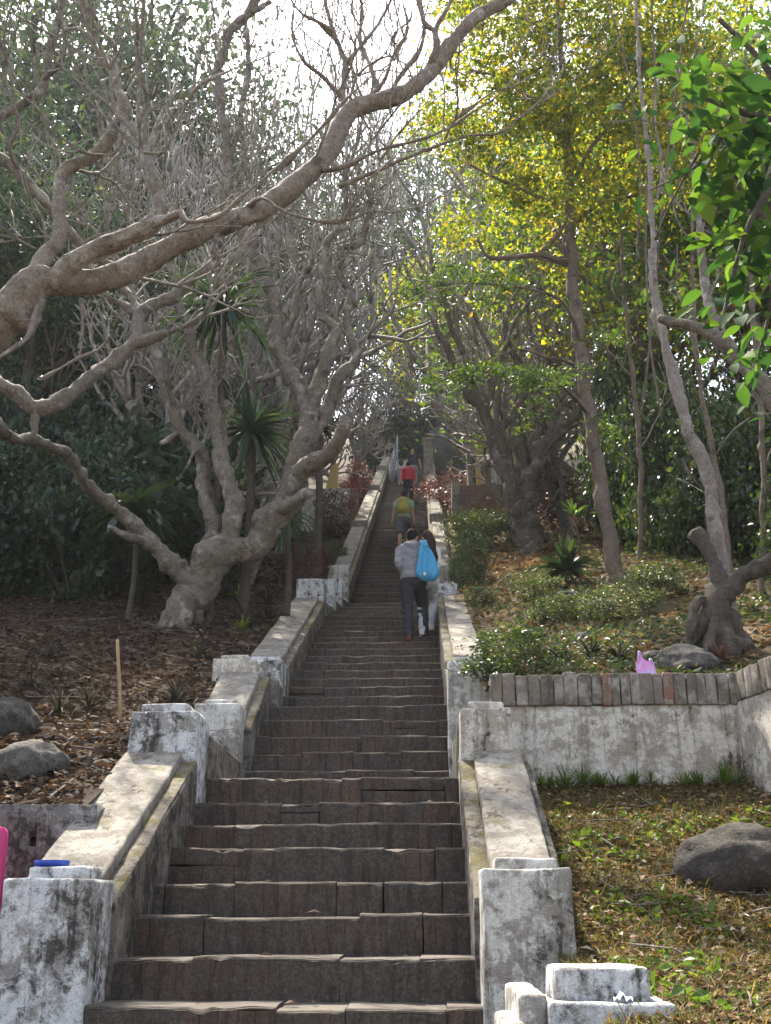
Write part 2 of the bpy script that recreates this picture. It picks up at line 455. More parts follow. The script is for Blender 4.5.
def HR(x, Y):
    """hillside right of the stairs, above the retaining wall"""
    x = np.asarray(x, float); Y = np.asarray(Y, float)
    b = np.interp(Y, [3, 8.4, 8.9, 10, 12.2, 15, 17, 22.8, 56, 130], [1.5, 1.66, 1.69, 2.05, 2.75, 3.95, 4.8, 6.75, 22.2, 60])
    side = np.clip((x - .9) / 2.2, 0, 1) * np.clip((Y - 9) / 5, 0, 1)
    fade = np.clip((Y - 8.45) / 1.0, .12, 1)
    return b + side * .6 + fade * .10 * fbm(x, Y, 1.0, 9) * np.clip((x - .7) / .6, .3, 1)


def HW(x, Y):
    """small lawn under the right-hand retaining wall"""
    x = np.asarray(x, float); Y = np.asarray(Y, float)
    return np.interp(Y, [-3, 2.5, 4, 5.5, 8.4, 9], [-1.7, -1.0, -.36, -.19, .90, 1.0]) + .035 * fbm(x, Y, 2.2, 21)


def hit(x, y, H, Y0=3.5, Y1=90):
    """the point where the sight line of a picture point meets a terrain"""
    d = at(x, y, 1.0); Ys = np.arange(Y0, Y1, .02)
    g = d[2] * Ys - H(d[0] * Ys, Ys)
    idx = np.where((g[:-1] >= 0) & (g[1:] < 0))[0]
    if not len(idx): idx = [np.argmin(np.abs(g))]
    return d * Ys[idx[0]]


def terrain(name, H, xs, ys, mat):
    X, Y = np.meshgrid(xs, ys)
    V = np.stack([X, Y, H(X, Y)], -1).reshape(-1, 3)
    nx, ny = len(xs), len(ys)
    i, j = np.meshgrid(np.arange(ny - 1), np.arange(nx - 1), indexing='ij')
    Q = np.stack([i * nx + j, i * nx + j + 1, (i + 1) * nx + j + 1, (i + 1) * nx + j], -1).reshape(-1, 4)
    o = link_mesh(name, mesh_np(name, V, [Q]), mat)
    return tag(o, kind='structure')


def seg(*parts):
    return np.unique(np.concatenate([np.arange(a, b, s) for a, b, s in parts]))


terrain('left_hillside', HL, np.sort(-seg((1.99, 8, .16), (8, 20, .6), (20, 92, 3))), seg((6.6, 20, .16), (20, 40, .5), (40, 132, 2.5)), M['soil_left'])
terrain('right_hillside', HR, seg((.5, 8, .16), (8, 20, .6), (20, 92, 3)), seg((8.46, 20, .16), (20, 40, .5), (40, 132, 2.5)), M['soil_right'])
terrain('side_bank', HR, seg((2.9, 9, .5), (9, 60, 4)), seg((-4, 8.5, .5),), M['soil_right'])
terrain('lawn_ground', HW, seg((.68, 3.6, .06)), seg((2.4, 8.5, .06)), M['lawn'])
terrain('lower_left_ground', lambda x, y: -.55 + .05 * fbm(x, y, 1, 4) - np.clip(5 - y, 0, 3) * .3, np.sort(-seg((1.6, 12, .5), (12, 60, 4))), seg((-4, 6.7, .3)), M['soil_left'])
terrain('ground', lambda x, y: -1.9 + .0 * x, np.array([-92, -40, 0, 40, 92.]), np.array([-92, -40, 0, 2.8]), M['soil_right'])
terrain('stone_path', lambda x, y: -1.72 + .012 * fbm(x, y, 3, 6), seg((-2.4, 1.2, .2)), seg((-6, 3.2, .2)), M['mossy'])
terrain('hilltop', lambda x, y: 22.0 + (y - 56) * .45 + .2 * fbm(x, y, .8, 2), seg((-2.2, 1.4, .3)), seg((55.9, 132, 1.0)), M['soil_right'])

# ------------------------------------------------------------------ the staircase: one thing, each step a part made of worn bricks on edge
stair = thing('staircase', (-.65, 2.9, -1.7), 'long steep flight of worn dark brick steps climbing between two white parapets', 'staircase')
rs = random.Random(5)
far_mb = MB()


def cuboid(mb, x0, x1, y0, y1, z0, z1, ch=.028):
    P = [(y0, z0), (y0, z1 - ch), (y0 + ch * .3, z1 - ch * .3), (y0 + ch, z1), (y1, z1), (y1, z0)]
    V = [(x, y, z) for x in (x0, x1) for y, z in P]; n = len(P)
    mb.add(V, [(k, k + n, (k + 1) % n + n, (k + 1) % n) for k in range(n)] + [(0, 1, 4, 5), (1, 2, 3, 4), (6, 11, 10, 7), (7, 10, 9, 8)])
    return
    V = np.array(box8(x0, x1, y0, y1, z0, z1))
    mb.add(V, [(3, 2, 1, 0), (4, 5, 6, 7), (0, 1, 5, 4), (1, 2, 6, 5), (2, 3, 7, 6), (3, 0, 4, 7)])


for i, (Yn, Zn) in enumerate(NOS):
    Yx = NOS[i + 1][0] if i + 1 < len(NOS) else Yn + 1.2
    zb = (NOS[i - 1][1] if i else Zn - .25) - .06
    x = XL - .06; blocks = []
    while x < XR + .05:
        w = rs.choice([.13, .3, .42, .55, .7, .9]) * rs.uniform(.8, 1.2)
        if XR + .06 - x - w < .09: w = XR + .06 - x
        blocks.append((x, x + w)); x += w
    wob = rs.uniform(-.012, .012)
    if 5 <= i < 36:
        bm = bmesh.new()
        sag = rs.uniform(-.010, .010); w0 = rs.uniform(0, 6)
        for (a, b) in blocks:
            xm = (a + b) / 2
            dy = rs.gauss(0, .0035); dz = rs.gauss(0, .0025) + sag * (xm + .65) + .004 * math.sin(xm * 5 + w0); g = rs.uniform(.0003, .0016)
            dd = rs.uniform(.008, .02) if rs.random() < .09 else 0
            zj = None
            if b - a > .2 and rs.random() < .10 and i < 22: zj = zb + .06 + (Zn - zb - .06) * rs.uniform(.3, .62)
            for (za, zt, e) in ([(zb, zj - .0012, rs.uniform(-.003, .005)), (zj + .0006, Zn + dz - dd * .5, 0)] if zj else [(zb, Zn + dz - dd * .5, 0)]):
                me = rough_hexa('b', box8(a + g, b - g, Yn + dy + dd + e, Yx + .06, za, zt), .055 if i < 14 else (.10 if i < 24 else .2), .0055, .004, rs.randint(0, 999), nose=.02 if zt > Zn - .05 else 0)
                bm.from_mesh(me); bpy.data.meshes.remove(me)
        me = bpy.data.meshes.new('step'); bm.to_mesh(me); bm.free()
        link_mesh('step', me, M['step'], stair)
    else:
        mb = MB() if i < 100 else far_mb
        k = 0
        while k < len(blocks):
            j = min(len(blocks), k + (2 if i < 60 else 3))
            dy, dz = rs.gauss(0, .014), rs.gauss(0, .013)
            cuboid(mb, blocks[k][0] + .003, blocks[j - 1][1] - .003, Yn + dy, Yx + .05, zb, Zn + dz); k = j
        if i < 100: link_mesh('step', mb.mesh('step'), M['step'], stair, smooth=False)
if far_mb.n:
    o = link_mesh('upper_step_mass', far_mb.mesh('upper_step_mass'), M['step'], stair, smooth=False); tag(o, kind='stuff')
corev = [(x, y, z - d) for x in (XL, XR) for (y, z) in ((2.9, -1.9), (8.1, .72), (9.7, .72), (12.2, 1.95), (22.8, 5.9), (57, 22.8)) for d in (.30, 1.4)]
n = 12
cq = []
for s in range(5):
    a = s * 2
    cq += [(a, a + 2, a + 2 + n, a + n), (a + 1, a + 1 + n, a + 3 + n, a + 3), (a, a + 1, a + 3, a + 2), (a + n, a + 2 + n, a + 3 + n, a + 1 + n)]
link_mesh('stair_bed', mesh_np('stair_bed', corev, [np.array(cq)]), M['soil_left'], stair, smooth=False)

# ------------------------------------------------------------------ parapets
OL, OR = -2.03, .72       # outer faces


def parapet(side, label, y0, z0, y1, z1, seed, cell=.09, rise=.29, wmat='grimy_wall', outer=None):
    """sloping wall with a ledge along the stairs and a raised coping on top; z0/z1: height of the steps at its ends"""
    xi, xo = (XL, OL) if side < 0 else (XR, OR)
    if outer is not None: xo = outer
    s = -1 if side < 0 else 1
    t = thing('parapet_wall', ((xi + xo) / 2, y0, z0), label, 'parapet')
    a, b = sorted((xi, xo))
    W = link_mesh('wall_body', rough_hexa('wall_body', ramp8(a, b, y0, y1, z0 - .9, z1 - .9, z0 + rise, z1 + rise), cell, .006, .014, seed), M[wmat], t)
    c0, c1 = sorted((xi + s * .10, xo - .012 if s < 0 else xo - .06))
    C = link_mesh('coping', rough_hexa('coping', ramp8(c0, c1, y0, y1, z0 + rise - .02, z1 + rise - .02, z0 + rise + .085, z1 + rise + .085), cell, .006, .016, seed + 3), M['coping'], t)
    l0, l1 = sorted((xi + s * .004, xi + s * .10))
    L = link_mesh('ledge', rough_hexa('ledge', ramp8(l0, l1, y0 + .01, y1 - .01, z0 + rise - .03, z1 + rise - .03, z0 + rise + .014, z1 + rise + .014), cell, .004, .008, seed + 5), M['mossy'], t)
    return t


def pier(t, x0, x1, y0, y1, zb, zt, seed, mat='white_wall', cap=(.07, .06, .055), cell=.07):
    p = link_mesh('pier', rough_hexa('pier', box8(x0, x1, y0, y1, zb, zt), cell, .007, .02, seed), M[mat], t)
    if cap:
        a, b, h = cap
        sub_mesh('pier_cap', rough_hexa('pier_cap', box8(x0 + a, x1 - b, y0 + .06, y1 - .05, zt - .02, zt + h), cell, .006, .02, seed + 1), M[mat], p)
    return p


z1 = lambda Y: float(-.40 + .506 * (Y - 5.46))
# lower flight
t = parapet(-1, 'sunlit sloping parapet left of the lowest steps, its end pier topped by a blue dish', 5.8, z1(5.8), 7.62, z1(7.62), 1, .07)
pier(t, -2.01, -1.565, 5.45, 5.84, -1.3, .16, 11, 'white_blue', (.10, .06, .06))
pier(t, -2.035, -1.57, 7.58, 8.14, .2, 1.33, 12, 'white_blue', (.06, .07, .06))
t = parapet(1, 'sunlit sloping parapet right of the lowest steps, beside the small lawn', 5.8, z1(5.8), 7.62, z1(7.62), 2, .07)
pier(t, .265, .69, 5.45, 5.86, -1.3, .21, 13, 'white_wall', (.07, .06, .05))
pier(t, .255, .61, 7.58, 8.14, .2, 1.345, 14, 'retain', (.06, .05, .05))
# landing kerbs with the piers of the next short flight
t = parapet(-1, 'short stained parapet left of the first landing, ending in a blotchy brownish pier', 9.95, 1.29, 11.05, 1.97, 3, .08)
pier(t, -2.04, -1.615, 9.7, 10.05, .6, 1.77, 15, 'white_wall', (.09, .05, .045))
pier(t, -2.14, -1.70, 11.0, 11.6, 1.3, 2.46, 16, 'retain', (.07, .08, .05))
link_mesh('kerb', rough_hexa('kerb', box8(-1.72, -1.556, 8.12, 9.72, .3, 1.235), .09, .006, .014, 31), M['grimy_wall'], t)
t = parapet(1, 'short blackened parapet right of the first landing, where the retaining wall meets the stairs', 9.95, 1.29, 11.05, 1.97, 4, .08)
pier(t, .225, .59, 9.7, 10.1, .6, 2.13, 17, 'white_wall', (.05, .05, .05))
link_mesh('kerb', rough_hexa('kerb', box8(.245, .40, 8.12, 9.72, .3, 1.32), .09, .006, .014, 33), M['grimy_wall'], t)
# third flight
z3 = lambda Y: float(np.interp(Y, [12.22, 17.15], [2.30, 4.52]))
t = parapet(-1, 'long grey parapet on the left, rising to the three stepped white piers', 12.45, z3(12.45), 17.05, z3(17.05), 5, .12, .25)
pier(t, -2.0, -1.565, 12.15, 12.55, 1.4, 2.70, 18, 'white_blue', (.05, .05, .05), .09)
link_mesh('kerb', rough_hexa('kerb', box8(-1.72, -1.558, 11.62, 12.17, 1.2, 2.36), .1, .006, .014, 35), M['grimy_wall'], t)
for k, (yy, zz) in enumerate([(17.0, 5.1), (18.9, 5.66), (20.8, 6.24)]):
    pier(t, -2.02 + .03 * k, -1.565, yy, yy + .4, 3.5, zz, 20 + k, 'white_blue', None, .12)
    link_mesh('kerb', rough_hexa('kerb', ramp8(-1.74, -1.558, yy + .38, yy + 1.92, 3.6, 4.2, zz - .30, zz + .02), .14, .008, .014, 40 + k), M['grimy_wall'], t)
t = parapet(1, 'long grey parapet on the right, between the walking couple and the low green bush', 10.9, 1.95, 17.05, z3(17.05), 6, .12, .27)
pier(t, .25, .57, 17.0, 17.4, 3.5, 5.0, 24, 'white_blue', (.05, .05, .05), .12)
link_mesh('kerb', rough_hexa('kerb', ramp8(.25, .62, 17.35, 22.7, 3.6, 5.4, 4.82, 6.62), .2, .008, .014, 44), M['grimy_wall'], t)
# upper flight, one sheet of parapet a side with small piers on it
z4 = lambda Y: float(np.interp(Y, [22.78, 56.1], [6.30, 23.45]))
t = parapet(-1, 'far sunlit parapet left of the uppermost flight, running up to the white lattice gate', 22.6, z4(22.7), 56, z4(56), 7, .5, .3)
pier(t, -2.0, -1.56, 22.4, 22.9, 5, z4(22.6) + .72, 25, 'white_wall', None, .2)
for k, yy in enumerate((30.5, 40.0, 48)):
    pier(t, -2.06, -1.57, yy, yy + .6, z4(yy) - .6, z4(yy) + .66, 50 + k, 'coping', None, .2)
t = parapet(1, 'far sunlit parapet right of the uppermost flight, ending below a tall pale gate post', 22.6, z4(22.7), 56, z4(56), 8, .5, .3)
for k, yy in enumerate((22.4, 31.5, 40.5)):
    pier(t, .26, .74, yy, yy + .6, z4(yy) - .6, z4(yy) + .7, 60 + k, 'coping' if k < 2 else 'brick_top', None, .2)
gp = thing('gate_post', at(429, 470, 46), 'tall pale square post standing on the right parapet near the top of the stairs', 'gate post')
p0 = at(424, 480, 46); p1 = at(433, 440, 46)
link_mesh('post', rough_hexa('post', box8(p0[0], p1[0], 46, 46.45, p0[2] - .6, p1[2]), .2, .01, .02, 71), M['coping'], gp)
link_mesh('post_top', rough_hexa('post_top', box8(p0[0] - .06, p1[0] + .06, 45.94, 46.51, p1[2] - .02, p1[2] + .12), .2, .01, .02, 72), M['coping'], gp)

# low stepped pier in the near right corner
t = thing('stepped_pier', (.64, 4.35, -1.2), 'low white stepped pier with a raised block and a paper scrap, nearest the viewer', 'pier')
p = link_mesh('pier', rough_hexa('pier', box8(.415, .86, 4.16, 4.62, -1.5, -.283), .05, .006, .02, 81), M['white_blue'], t)
sub_mesh('pier_cap', rough_hexa('pier_cap', box8(.455, .79, 4.26, 4.56, -.30, -.172), .05, .006, .022, 82), M['white_blue'], p)
link_mesh('side_step', rough_hexa('side_step', box8(.325, .422, 4.22, 4.96, -1.5, -.262), .05, .006, .02, 83), M['white_wall'], t)
link_mesh('side_step', rough_hexa('side_step', box8(.262, .342, 4.12, 4.70, -1.5, -.345), .05, .006, .02, 84), M['white_wall'], t)

# ------------------------------------------------------------------ retaining walls
t = thing('retaining_wall', (1.5, 8.45, .9), 'peeling white retaining wall topped with bare bricks, behind the small lawn', 'retaining wall')
link_mesh('wall_face', rough_hexa('wall_face', box8(.52, 2.46, 8.40, 8.72, .2, 1.50), .07, .008, .016, 91), M['retain'], t)
mb = bmesh.new(); x = .52; k = 0
while x < 2.36:
    w = rs.uniform(.065, .105); dz = rs.gauss(0, .004)
    me = rough_hexa('b', box8(x + .001, min(x + w, 2.38) - .001, 8.372 + rs.gauss(0, .004), 8.70, 1.492, 1.735 + dz), .08, .006, .012, k + 300)
    mb.from_mesh(me); bpy.data.meshes.remove(me); x += w; k += 1
me = bpy.data.meshes.new('brick_top'); mb.to_mesh(me); mb.free()
link_mesh('brick_top', me, M['brick_top'], t)
t = thing('retaining_wall', (2.6, 7.5, .4), 'stained white brick-topped wall running along the right edge towards the viewer', 'retaining wall')
A0 = Vector((2.36, 8.46)); A1 = Vector((3.35, 4.2)); nrm = Vector((A1.y - A0.y, -(A1.x - A0.x))).normalized(); nrm = nrm if nrm.x > 0 else -nrm
def slab2(a, b, th, za0, za1, zt0, zt1, off=0.0):
    a2, b2 = a + nrm * th, b + nrm * th; a1, b1 = a - nrm * off, b - nrm * off
    return [(a1.x, a1.y, za0), (b1.x, b1.y, za1), (b2.x, b2.y, za1), (a2.x, a2.y, za0), (a1.x, a1.y, zt0), (b1.x, b1.y, zt1), (b2.x, b2.y, zt1), (a2.x, a2.y, zt0)]
link_mesh('wall_face', rough_hexa('wall_face', slab2(A0, A1, .34, .2, -.9, 1.52, 1.52), .09, .008, .016, 95), M['retain'], t)
mb = bmesh.new(); d0 = 0.03; Ltot = (A1 - A0).length; u = (A1 - A0) / Ltot
while d0 < Ltot - .1:
    w = rs.uniform(.085, .125)
    me = rough_hexa('b', slab2(A0 + u * (d0 + .001), A0 + u * (d0 + w - .001), .32, 1.512, 1.512, 1.742 + rs.gauss(0, .008), 1.742, .02 + rs.gauss(0, .005)), .09, .006, .012, k + 300)
    mb.from_mesh(me); bpy.data.meshes.remove(me); d0 += w; k += 1
me = bpy.data.meshes.new('brick_top'); mb.to_mesh(me); mb.free()
link_mesh('brick_top', me, M['brick_top'], t)
t = thing('retaining_wall', (-4, 6.5, -.5), 'low dark damp retaining wall with a square drain hole, left of the sloping parapet', 'retaining wall')
h0, h1 = at(27, 847, 6.5), at(37, 837, 6.5)
bm = bmesh.new()
for bx in (box8(-6.5, h0[0], 6.5, 6.8, -.8, .60), box8(h1[0], -1.9, 6.5, 6.8, -.8, .60), box8(h0[0], h1[0], 6.5, 6.8, -.8, h0[2]), box8(h0[0], h1[0], 6.5, 6.8, h1[2], .60)):
    me = rough_hexa('b', bx, .09, .006, 0.0, 5); bm.from_mesh(me); bpy.data.meshes.remove(me)
me = bpy.data.meshes.new('wall_face'); bm.to_mesh(me); bm.free()
link_mesh('wall_face', me, M['low_wall'], t)

# ------------------------------------------------------------------ rocks
def rock(c, s, label, mat, seed, sq=.75, group=None):
    bm = bmesh.new(); bmesh.ops.create_icosphere(bm, subdivisions=4, radius=1)
    off = Vector((seed * 7.3, seed * 2.1, seed * 5.7))
    for v in bm.verts:
        p = v.co.copy()
        d = 1 + .24 * mnoise.noise(p * .9 + off) + .14 * mnoise.noise(p * 2.7 + off) + .06 * mnoise.noise(p * 7 + off) + .03 * mnoise.noise(p * 16 + off)
        v.co = Vector((p.x * s[0], p.y * s[1], p.z * s[2])) * d
    me = bpy.data.meshes.new('rock'); bm.to_mesh(me); bm.free()
    o = link_mesh('rock', me, M[mat]); o.location = Vector([float(q) for q in c])
    return tag(o, label, 'rock', group)


c = hit(740, 884, HW, 4.5, 8.4); c = c + np.array([0.02, .12, .10]); rock(c, (.35, .29, .245), 'large dark rounded boulder on the lawn with a dry creeper across it', 'rock', 1)
c = at(5, 727, 8.6); rock(c, (.26, .3, .20), 'dark angular boulder at the left edge among dry leaves', 'rock', 2)
c = hit(18, 778, HL, 6.6) + np.array([0, .12, .06]); rock(c, (.27, .24, .19), 'pale grey weathered rock in front of the dark left-edge boulder', 'rock_pale', 3)
for k, (x, y, r, lab) in enumerate([(86, 760, .06, 'small grey stone in the leaf litter beside a pale flat stone'), (103, 766, .075, 'pale flat stone in the leaf litter near the low dark wall')]):
    c = hit(x, y, HL); rock(c, (r, r, r * .55), lab, 'rock_pale', 5 + k)
for k, (x, y, r, lab) in enumerate([(602, 612, .24, 'mossy brown rock half sunk in the slope left of the stump roots'), (566, 600, .2, 'smaller brown rock beside the roots of the slender tree'), (688, 668, .3, 'flat grey rock lying along the top of the right retaining wall'), (585, 640, .15, 'small pale pinkish stone amid ground cover above the right wall'), (655, 662, .16, 'grey rubble stone just right of the pink plastic bag')]):
    c = hit(x, y, HR, 8.5); rock(c, (r, r * .9, r * .6), lab, ('rock', 'rock', 'rock_pale', 'rock_pale', 'rock_pale')[k], 9 + k)
# ------------------------------------------------------------------ foliage builders
def unit(v): return v / (np.linalg.norm(v, axis=-1, keepdims=True) + 1e-9)


def leaves_np(C, size, rg, droop=.25, aspect=.5, fold=.18, flat=0.0, jit=.35):
    """one folded four-point leaf per centre"""
    n = len(C)
    u = rg.normal(0, 1, (n, 3)); u[:, 2] = u[:, 2] * (1 - flat) - droop; u = unit(u)
    r = rg.normal(0, 1, (n, 3)); r[:, 2] += flat * 2.5; r = r - u * np.sum(r * u, 1, keepdims=True); nn = unit(r)
    w = np.cross(u, nn)
    L = (size * np.exp(np.clip(rg.normal(0, jit, n), -1.2, .75)))[:, None]; W = L * aspect * .5
    f = fold * L
    b = C - u * L * .5
    V = np.stack([b, b + u * L * .45 + w * W + nn * f * .5, b + u * L, b + u * L * .45 - w * W + nn * f * .5], 1).reshape(-1, 3)
    k = np.arange(n)[:, None] * 4
    T = np.concatenate([k + np.array([[0, 1, 2]]), k + np.array([[0, 2, 3]])], 0)
    return V, T


def clumps(centres, per, spread, rg, squash=.7):
    n = len(centres)
    d = rg.normal(0, 1, (n, per, 3)) * np.array([1, 1, squash]) * (np.asarray(spread).reshape(-1, 1, 1) if np.ndim(spread) else spread)
    return (np.asarray(centres)[:, None, :] + d).reshape(-1, 3)


def blade(mb, base, d, L, w, droop, rows=6, fold=.15, shape='leaf', side=None):
    """a curved, folded leaf: three columns of points"""
    d = unit(np.asarray(d, float)); p = np.asarray(base, float).copy()
    sd = np.cross(d, [0, 0, 1.0]) if side is None else np.asarray(side, float)
    if np.linalg.norm(sd) < 1e-3: sd = np.array([1.0, 0, 0])
    sd = unit(sd)
    V = []
    for i in range(rows):
        t = i / (rows - 1)
        if shape == 'leaf': ww = w * max(.02, math.sin(math.pi * min(1, t * .93 + .05)) ** .8 * (1 - .25 * t))
        else: ww = w * (1 - t) ** .6 * min(1, .5 + t * 4) + .002
        up = unit(np.cross(sd, d))
        V += [p - sd * ww * .5 + up * fold * ww, p.copy(), p + sd * ww * .5 + up * fold * ww]
        p = p + d * L / (rows - 1)
        d = unit(d + np.array([0, 0, -1.0]) * droop / (rows - 1))
    Q = []
    for i in range(rows - 1):
        a = i * 3
        Q += [(a, a + 1, a + 4, a + 3), (a + 1, a + 2, a + 5, a + 4)]
    mb.add(V, Q)


def grow(rg, p, d, r, L, depth, out, tips, fork=(2, 3), spread=.6, up=.25, lrat=.8, rrat=.7, wig=.16, level=0):
    """forking branches; out: list of (level, points, radii)"""
    n = 4
    pts = [p]; q = p.copy(); dd = d.copy()
    for k in range(n - 1):
        dd = unit(dd + rg.normal(0, wig, 3) + np.array([0, 0, up * .3]))
        q = q + dd * L / (n - 1); pts.append(q)
    out.append((level, np.array(pts), np.linspace(r, r * (rrat + .12), n)))
    if depth == 0:
        tips.append((q, dd)); return
    m = rg.integers(fork[0], fork[1] + 1)
    a0 = rg.uniform(0, 6.28)
    ax = unit(np.cross(dd, rg.normal(0, 1, 3))); bx = np.cross(dd, ax)
    for k in range(m):
        a = a0 + k * 6.283 / m + rg.normal(0, .3); s = spread * rg.uniform(.7, 1.25)
        nd = unit(dd * math.cos(s) + (ax * math.cos(a) + bx * math.sin(a)) * math.sin(s) + np.array([0, 0, up * .5]))
        grow(rg, q, nd, r * rrat * rg.uniform(.85, 1.1), L * lrat * rg.uniform(.75, 1.2), depth - 1, out, tips, fork, spread, up, lrat, rrat, wig, level + 1)


def branch_mesh(name, out, lo, hi, sides=6, knob=.05, minr=.004):
    mb = MB()
    for i, (lv, P, r) in enumerate(out):
        if lo <= lv <= hi:
            R = np.column_stack([P, np.maximum(r, minr)])
            S = smooth_line(R, .18) if sides > 5 else R
            mb.tube(S[:, :3], S[:, 3], sides, knob, i)
    return mb.mesh(name)


HOLD = bpy.data.collections.new('seeds')


def bare_proto(seed, H=7.0, depth=7, split=2, lean=(0, 0)):
    rg = np.random.default_rng(seed)
    out, tips = [], []
    grow(rg, np.array([0, 0, -.3]), unit(np.array([lean[0], lean[1], 1.0])), .17 * H / 7, 1.3 * H / 7, depth, out, tips, (2, 3) if seed % 2 else (2, 2), .58, .30, .83, .72, .17)
    return branch_mesh('trunk', out, 0, split, 8, .07), branch_mesh('crown', out, split + 1, 99, 4, 0, .007)


def ever_proto(seed, H=10.0, ncl=95, per=75, size=.16, rx=2.6, low=.25):
    rg = np.random.default_rng(seed)
    out, tips = [], []
    th = H * low
    out.append((0, np.array([[0, 0, -.4], [.05, .03, th * .5], [.1 * rg.normal(), .1 * rg.normal(), th]]), np.array([.2, .17, .15]) * H / 10))
    for k in range(7):
        a = k * 2.4 + rg.uniform(-.4, .4); h = th + (H * .62 - th) * k / 7
        grow(rg, np.array([0, 0, h * .93]), unit(np.array([math.cos(a), math.sin(a), .9 + .1 * k])), .08 * H / 10, H * .16, 3, out, tips, (2, 3), .6, .2, .78, .68, .15)
    out.append((0, np.array([[0, 0, th * .9], [.1, 0, H * .5], [.1, .1, H * .8]]), np.array([.15, .1, .04]) * H / 10))
    T = np.array([t[0] for t in tips])
    pick = rg.choice(len(T), min(ncl, len(T)), replace=False)
    C = T[pick]
    extra = rg.normal(0, 1, (max(0, ncl - len(C)) + 20, 3)); extra = unit(extra) * rg.uniform(.5, 1, (len(extra), 1))
    C = np.vstack([C, extra * np.array([rx, rx, H * .36]) + np.array([0, 0, H * .62])])
    P = clumps(C, per, rg.uniform(.25, .55, len(C)) * H / 10, rg)
    V, Tt = leaves_np(P, size, rg, .3, .48)
    return branch_mesh('trunk', out, 0, 2, 7, .05), mesh_np('crown', V, [Tt])


def shrub_proto(seed, H=2.0, R=1.2, ncl=70, per=70, size=.10, aspect=.5):
    rg = np.random.default_rng(seed)
    out, tips = [], []
    for k in range(6):
        a = k * 1.05 + rg.uniform(-.3, .3)
        grow(rg, np.array([.1 * math.cos(a), .1 * math.sin(a), -.15]), unit(np.array([math.cos(a) * .5, math.sin(a) * .5, 1])), .025 * H / 2, H * .35, 2, out, tips, (2, 3), .5, .2, .75, .7)
    q = unit(rg.normal(0, 1, (ncl, 3))) * (rg.uniform(.25, 1, (ncl, 1)) ** .5)
    C = q * np.array([R, R, H * .5]) + np.array([0, 0, H * .5])
    C[:, 0] *= 1 + .25 * np.sin(C[:, 2] * 3 + seed); C[:, 1] *= 1 + .25 * np.cos(C[:, 2] * 2.3 + seed)
    P = clumps(C, per, rg.uniform(.10, .22, ncl) * (R + H * .5) / 2, rg)
    P = P[P[:, 2] > -.05]
    V, Tt = leaves_np(P, size, rg, .3, aspect)
    return branch_mesh('stem', out, 0, 9, 5, 0), mesh_np('foliage', V, [Tt])


def plant_out(name, tr, cr, mt, mc, loc, s, rz, label, cat, group=None, pn=('trunk', 'crown')):
    t = thing(name, loc, label, cat, group, rz); t.scale = (s[0], s[0], s[1]) if isinstance(s, tuple) else (s,) * 3
    for nm, me, m in ((pn[0], tr, mt), (pn[1], cr, mc)):
        if me is None: continue
        o = bpy.data.objects.new(nm, me)
        if not me.materials: me.materials.append(m); me.polygons.foreach_set('use_smooth', np.ones(len(me.polygons), bool))
        COL.objects.link(o); o.parent = t
        if o.material_slots and o.material_slots[0].material != m:
            o.material_slots[0].link = 'OBJECT'; o.material_slots[0].material = m
    return t


# ------------------------------------------------------------------ named limbs: rows of (picture x, y, distance, half width in px)
def limb(rows, seed=0, knob=.05, step=.045):
    R = np.array([[*at(x, y, Y), r * Y / FPX] for x, y, Y, r in rows])
    S = smooth_line(R, step)
    rg = np.random.default_rng(seed)
    # swellings and scars of an old limb
    t = np.arange(len(S)) * step
    S[:, 3] *= 1 + .07 * np.sin(t * 9 + seed) + .05 * np.sin(t * 23 + 2 * seed) + rg.normal(0, .02, len(S))
    S[:, :3] += (S[:, 3] * .22)[:, None] * np.stack([np.sin(t * 7 + seed), np.cos(t * 6 + seed), np.sin(t * 8 + 2 + seed)], -1)
    return S


def rugged(me, amp=.10, seed=0):
    """knots, folds and scars on old bark"""
    off = Vector((seed * 3.3, seed * 1.9, seed * 5.1)); nv = len(me.vertices)
    N = np.zeros(nv * 3, np.float32); me.vertices.foreach_get('normal', N) if False else None
    for v in me.vertices:
        p = v.co + off; n = v.normal
        a = mnoise.noise(p * 4.5) * .016 + mnoise.noise(p * 11) * .013 + mnoise.noise(p * 24) * .009 + mnoise.noise(p * 50) * .004
        k = mnoise.noise(Vector((p.x * 7, p.y * 7, p.z * 7 + 40)))
        if k > .30: a += (k - .30) * .09
        v.co = v.co + n * a * amp
    me.update()
    return me


def add_limbs(mb, limbs, sides=12, knob=.045):
    Ss = []
    for k, rows in enumerate(limbs):
        S = limb(rows, k + 1); mb.tube(S[:, :3], S[:, 3], sides, knob, k); Ss.append(S)
    return Ss


